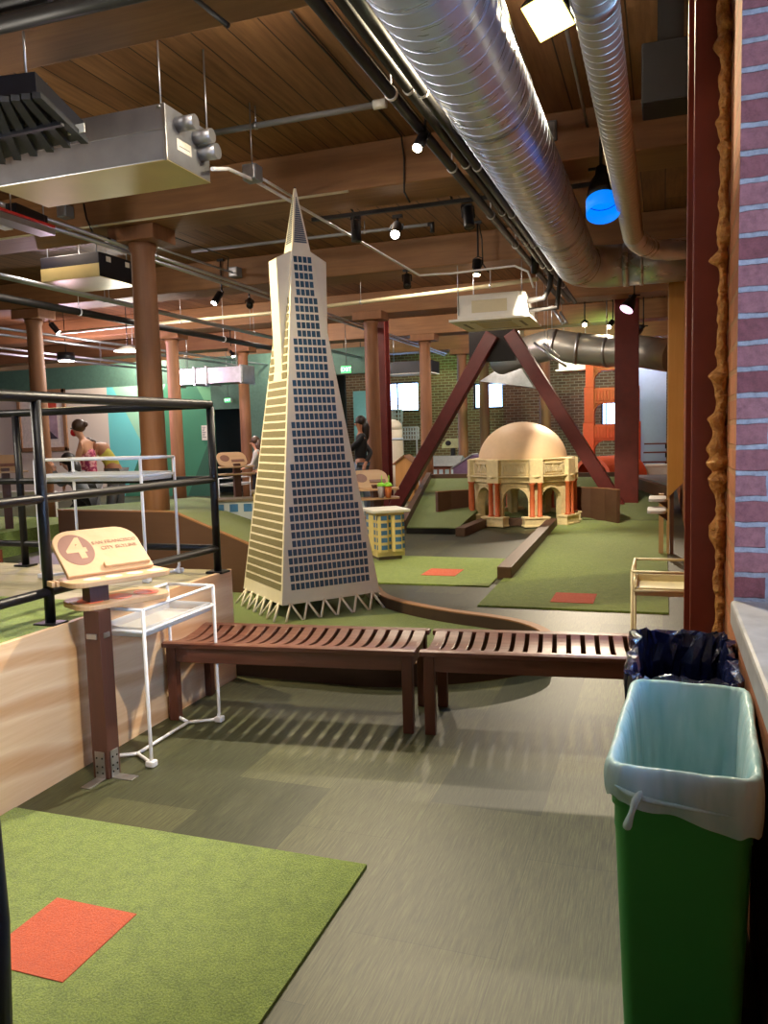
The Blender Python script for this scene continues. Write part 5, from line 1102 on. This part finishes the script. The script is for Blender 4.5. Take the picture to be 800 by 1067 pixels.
# ------------------------------------------------------------------ lamps
TR = thing('light_track', 'black light track under the second beam carrying three spotlights', 'light track', (-2, 7.58, 3.72)); MB().box((-3.35, 7.56, 3.70), (-.25, 7.6, 3.735)).build('track_rail', 'black_metal', TR)
for x in (-2.9, -1.9, -.9): MB().tube([(x, 7.58, 3.735), (x, 7.50, 3.76)], .012, 6).build('bracket', 'black_metal', TR)
def spot(label, p, aim, lit=None, energy=0, color=NEUT, s=1.0, top=ZC, angle=70, blur=.04, group='spotlights'):
    p = V(p); t = thing('spotlight', label, 'spotlight', p, group); d = (V(aim)-p).normalized(); r = .05*s; l = .2*s
    q = d.to_track_quat('-Z', 'Y').to_matrix().to_4x4(); Mx = Matrix.Translation(p) @ q
    b = MB(); b.M = Mx; b.lathe([(r*.7, l*.55), (r, l*.5), (r, -l*.45), (r*1.05, -l*.5), (r*.92, -l*.5), (r*.88, -l*.40)], seg=18); b.build('housing', 'black_metal', t)
    b = MB(); b.M = Mx; b.tube([(-r*1.2, 0, 0), (-r*1.2, 0, l*.6), (0, 0, l*.75), (r*1.2, 0, l*.6), (r*1.2, 0, 0)], .007*s, 8); b.build('yoke', 'black_metal', t)
    b = MB(); c = p-d*l*.75; b.tube([c, V((c.x, c.y, top))], .012*s, 8); b.box((c.x-.05*s, c.y-.02, top-.03), (c.x+.05*s, c.y+.02, top)); b.build('stem', 'black_metal', t)
    b = MB(); b.M = Mx; b.lathe([(.001, -l*.44), (r*.86, -l*.44), (r*.8, -l*.50), (.001, -l*.515)], seg=18, caps=False); b.build('lens', lit or 'black_pipe', t)
    if energy: lamp('spot_light', 'SPOT', p+d*(l*.56), energy, color, aim, None, blur, angle, .8)
    return t
G = 'track spotlights'
spot('black unlit spotlight hanging straight down, left one on the track', PY(371, 241, 7.6), PY(373, 300, 7.6), None, 0, group=G, top=3.70)
spot('lit black spotlight tilted right, second on the track', PY(412.5, 240, 7.6), (-1.75, 3.2, 0), 'lamp_white', 220, WARM, group=G, top=3.70, angle=75)
spot('black unlit spotlight next to the black pipes', PY(488, 227, 7.6), PY(496, 300, 7.4), None, 0, group=G, top=3.70)
lit = [
 ('small lit spotlight beside the black pipes near the big duct', (438, 151), 5.3, (-2.2, 2.45, .2), 950, WARM),
 ('lit spotlight at the left end of the third beam by the cassette', (497, 282), 10.2, (-2.3, 8.9, 0), 260, WARM),
 ('lit spotlight just right of the cassette by the black pipes', (557, 279), 10.6, (-2.0, 13.2, .95), 900, WARM),
 ('bright lit spotlight below the far end of the black pipes', (609, 340), 12.4, (-.8, 8.6, 0), 1500, WARM),
 ('lit spotlight left of the red steel column, second from the end', (636, 341), 13.0, (-2.2, 13.0, .8), 300, WARM),
 ('lit spotlight hanging in front of the far left column cap', (57, 345), 9.6, (-8.0, 12.5, .5), 600, NEUT),
 ('lit spotlight between the two conduits left of the spire', (226, 314), 8.4, (-7, 8, .5), 400, NEUT),
 ('lit spotlight low over the dark corridor', (242, 371), 13.6, (-8.2, 16, 0), 400, NEUT),
 ('tiny lit spotlight left of the exit sign by the pyramid tower', (359, 377), 16.5, (-6.5, 17.5, 0), 350, NEUT),
 ('tiny lit spotlight above the exit sign by the central column', (376, 375), 16.3, (-4, 12, 0), 300, NEUT)]
for lab, (px, py), yy, aim, en, co in lit: spot(lab, PZ(px, py-3, 3.58 if yy > 6 else 3.5), aim, 'lamp_warm' if co == WARM else 'lamp_white', en, co, 1.0 if yy > 6 else .75, angle=40 if en == 1500 else 54 if en == 900 else 52 if en == 950 else 70)
spot('black unlit spotlight under the conduits right of the nearest column', PZ(260, 316, 3.55), PY(262, 350, 9.8), None)
spot('black unlit spotlight at the third beam beyond the bent conduit', PY(424, 293, 10.4), PY(426, 330, 10.0), None, top=3.75)
spot('lit warm spotlight above the grey ventilation box, aimed at the pyramid tower', (-4.75, 5.35, 3.68), (-3.3, 6.2, 1.6), 'lamp_warm', 700, (1, .8, .42), 1.0, angle=115)
spot('added black spotlight washing the back brick wall green, hidden behind a beam', (-6.2, 22.0, 3.86), (-6.4, 24.5, 2.6), 'lamp_green', 110, (.5, 1, .35), .8, angle=110)  # added unseen spot that tints the back wall green
spot('added spotlight over the aisle, out of view, aimed at the plywood side', (-.35, 1.5, 3.7), (-2.62, 2.3, .45), 'lamp_warm', 520, WARM, 1.0, angle=52)  # added spot outside the frame, brightens the plywood side
# coloured bell lamps
def bell(label, p, aim, lens, col_, en, s):
    p = V(p); d = (V(aim)-p).normalized(); t = thing('bell_lamp', label, 'lamp', p, 'coloured bell lamps'); Mx = Matrix.Translation(p) @ d.to_track_quat('-Z', 'Y').to_matrix().to_4x4()
    b = MB(); b.M = Mx; b.lathe([(.03*s, .15*s), (.035*s, .10*s), (.06*s, .06*s), (.085*s, -.02*s), (.092*s, -.07*s), (.088*s, -.07*s), (.08*s, -.02*s)], seg=24); b.build('shade', 'black_metal', t)
    b = MB(); b.M = Mx; b.lathe([(.001, -.05*s), (.084*s, -.055*s), (.084*s, -.068*s), (.001, -.085*s)], seg=24, caps=False); b.build('lens', lens, t)
    b = MB(); c = p-d*.15*s; b.tube([c, V((c.x, c.y, ZC))], .012, 8); b.tube([c-V((.07*s, 0, -.0)), c+V((.07*s, 0, 0))], .012, 8); b.build('stem', 'black_metal', t)
    if lens == 'lamp_blue':
        b = MB(); b.M = Mx; b.rings([[V((r_*cos(rad(a)), r_*sin(rad(a)), z_)) for a in range(0, 360, 12)] for r_, z_ in ((.090*s, -.06*s), (.092*s, -.16*s), (.09*s, -.16*s), (.088*s, -.06*s))], True, False, False); b.build('gel_sleeve', lens, t)
    lamp('spot_light', 'SPOT', p+d*.12*s, en, col_, aim, None, .05, 90, .8)
bell('black bell lamp with a bright blue filter between the two ducts', PY(627, 198, 6.0), PY(633, 330, 5.6), 'lamp_blue', (.15, .45, 1), 60, 1.25)
bell('small lamp glowing pink at the top of the red steel column', PZ(655, 318, 3.5), (-2.2, 12.0, .3), 'lamp_pink', (1, .6, .85), 30, 1.3)
bell('small lamp glowing green beside the red steel column', PZ(665, 343, 3.45), (-4, 22, 2.2), 'lamp_green', (.35, 1, .4), 350, 1.2)
# floodlight
p = PY(571, 16, 5.0); aim = V((-2.5, 2.3, .3)); d = (aim-p).normalized(); Mx = Matrix.Translation(p) @ d.to_track_quat('-Z', 'Y').to_matrix().to_4x4()
t = thing('floodlight', 'bright yellow glowing square floodlight between the two ducts', 'floodlight', p)
b = MB(); b.M = Mx; b.box((-.14, -.12, 0), (.14, .12, .07)); b.build('housing', 'black_metal', t, bevel=.01); b = MB(); b.M = Mx; b.box((-.132, -.112, -.012), (.132, .112, -.001)); b.build('lens', 'flood_glow', t, bevel=.004)
b = MB(); b.M = Mx; b.tube([(-.15, 0, .03), (-.15, 0, .12), (.15, 0, .12), (.15, 0, .03)], .01, 8); b.build('bracket', 'black_metal', t); c = Mx @ V((0, 0, .12)); MB().tube([c, V((c.x, c.y, ZC))], .012, 8).build('stem', 'black_metal', t)
lamp('flood_light', 'SPOT', p+d*.05, 800, (1, .84, .55), aim, None, .12, 155, .9)
# pendants
for (px, py, yy, lab) in ((69, 376, 13.2, 'dark drum pendant lamp in front of the beige wall'), (133, 366, 12.2, 'pale shallow pendant lamp left of the nearest column')):
    p = PY(px, py, yy); t = thing('pendant_lamp', lab, 'lamp', p, 'pendant lamps'); dark = px < 100
    pr = [(.17, 0), (.17, .16), (.05, .17)] if dark else [(.24, 0), (.2, .04), (.05, .09)]
    MB().lathe(pr, seg=24).build('shade', 'black_metal' if dark else 'white_plastic', t, local=True); MB().lathe([(.001, -.01), (.15, -.008), (.15, .0), (.001, .0)], seg=24, caps=False).build('diffuser', 'lamp_white', t, local=True); MB().tube([(0, 0, .15 if dark else .08), (0, 0, ZC-p.z)], .008, 6).build('cord', 'black_metal', t, local=True)
    lamp('pendant_light', 'POINT', p-V((0, 0, .12)), 420 if dark else 160, (1, .7, .86) if dark else NEUT, None, None, .12)
# exit signs
for (px, py, yy, lab) in ((360.5, 385, 16.9, 'green illuminated exit sign right of the pyramid tower'), (237, 417, 18.6, 'green illuminated exit sign over the dark doorway')):
    p = PY(px, py, yy); t = thing('exit_sign', lab, 'exit sign', p, 'exit signs'); w_ = .24 if px > 300 else .17; h_ = w_*.62
    MB().box((-w_/2-.01, 0, -h_/2-.01), (w_/2+.01, .05, h_/2+.01)).build('housing', 'grey_plastic', t, local=True); MB().box((-w_/2, -.004, -h_/2), (w_/2, .0, h_/2)).build('face', 'exit_green', t, local=True)
    text('lettering', 'EXIT', 'exit_letters', t, (0, -.007, 0), (pi/2, 0, 0), h_*.85, .001); MB().tube([(0, .025, h_/2), (0, .025, ZC-p.z)], .008, 6).build('hanger_rod', 'galvanised', t, local=True)
q = PZ(700, 120, 3.75); t = thing('dark_ceiling_box', 'dark box fixed under the beam at the upper right beside the red steel column', 'box', (-.02, 5.6, 3.6)); MB().box((-.14, 5.3, 3.5), (.22, 5.6, 3.85)).build('casing', 'shade_black', t, bevel=.01); MB().box((-.05, 5.35, 3.85), (.1, 5.5, ZC)).build('bracket', 'shade_black', t)
# added fill lamps: unseen tubes tucked behind the beams, two globes out of frame
for i, (x, yb_, e_) in enumerate(((-2.3, 3.70, 30), (-3.0, 7.24, 60), (-6.8, 7.24, 70), (-3.4, 10.78, 110), (-7.6, 10.78, 170), (-3.6, 14.3, 200), (-8.0, 14.3, 260), (-3.0, 17.7, 260), (-9.2, 17.7, 150), (-13.5, 17.7, 380), (-.9, 21.2, 130))):
    y = yb_+.47; t = thing('fill_tube', 'added fill tube lamp on the ceiling boards, unseen behind beam at %s' % ('near left', 'tower left', 'far left', 'middle', 'far left middle', 'brace frame', 'left hall', 'back hall', 'green wall', 'beige wall', 'pale end wall')[i], 'lamp', (x, y, 4.05), 'added fill tubes')
    MB().box((-.6, -.04, .02), (.6, .04, .1)).build('housing', 'white_metal', t, local=True); MB().tube([(-.58, 0, 0), (.58, 0, 0)], .018, 10).build('tube', 'fill_glow', t, local=True)
    lamp('fill_glow', 'POINT', (x, y, 3.97), e_, (1, .9, .76) if i != 10 else (.8, .87, 1), None, None, .12)
for i, (x, y, e_) in enumerate(((-2.3, 2.2, 55), (-5.2, 3.0, 190))):
    t = thing('fill_globe', 'added white globe lamp out of view over the %s' % ('aisle', 'platform')[i], 'lamp', (x, y, 3.5 if i == 0 else 2.95), 'added fill globes'); MB().ell((0, 0, 0), (.13, .13, .13)).build('globe', 'fill_glow', t, local=True); MB().tube([(0, 0, .1), (0, 0, ZC-(3.5 if i == 0 else 2.95))], .008, 6).build('cord', 'black_metal', t, local=True)
    lamp('globe_fill', 'POINT', (x, y, 3.33 if i == 0 else 2.78), e_, (1, .9, .76), None, None, .15)
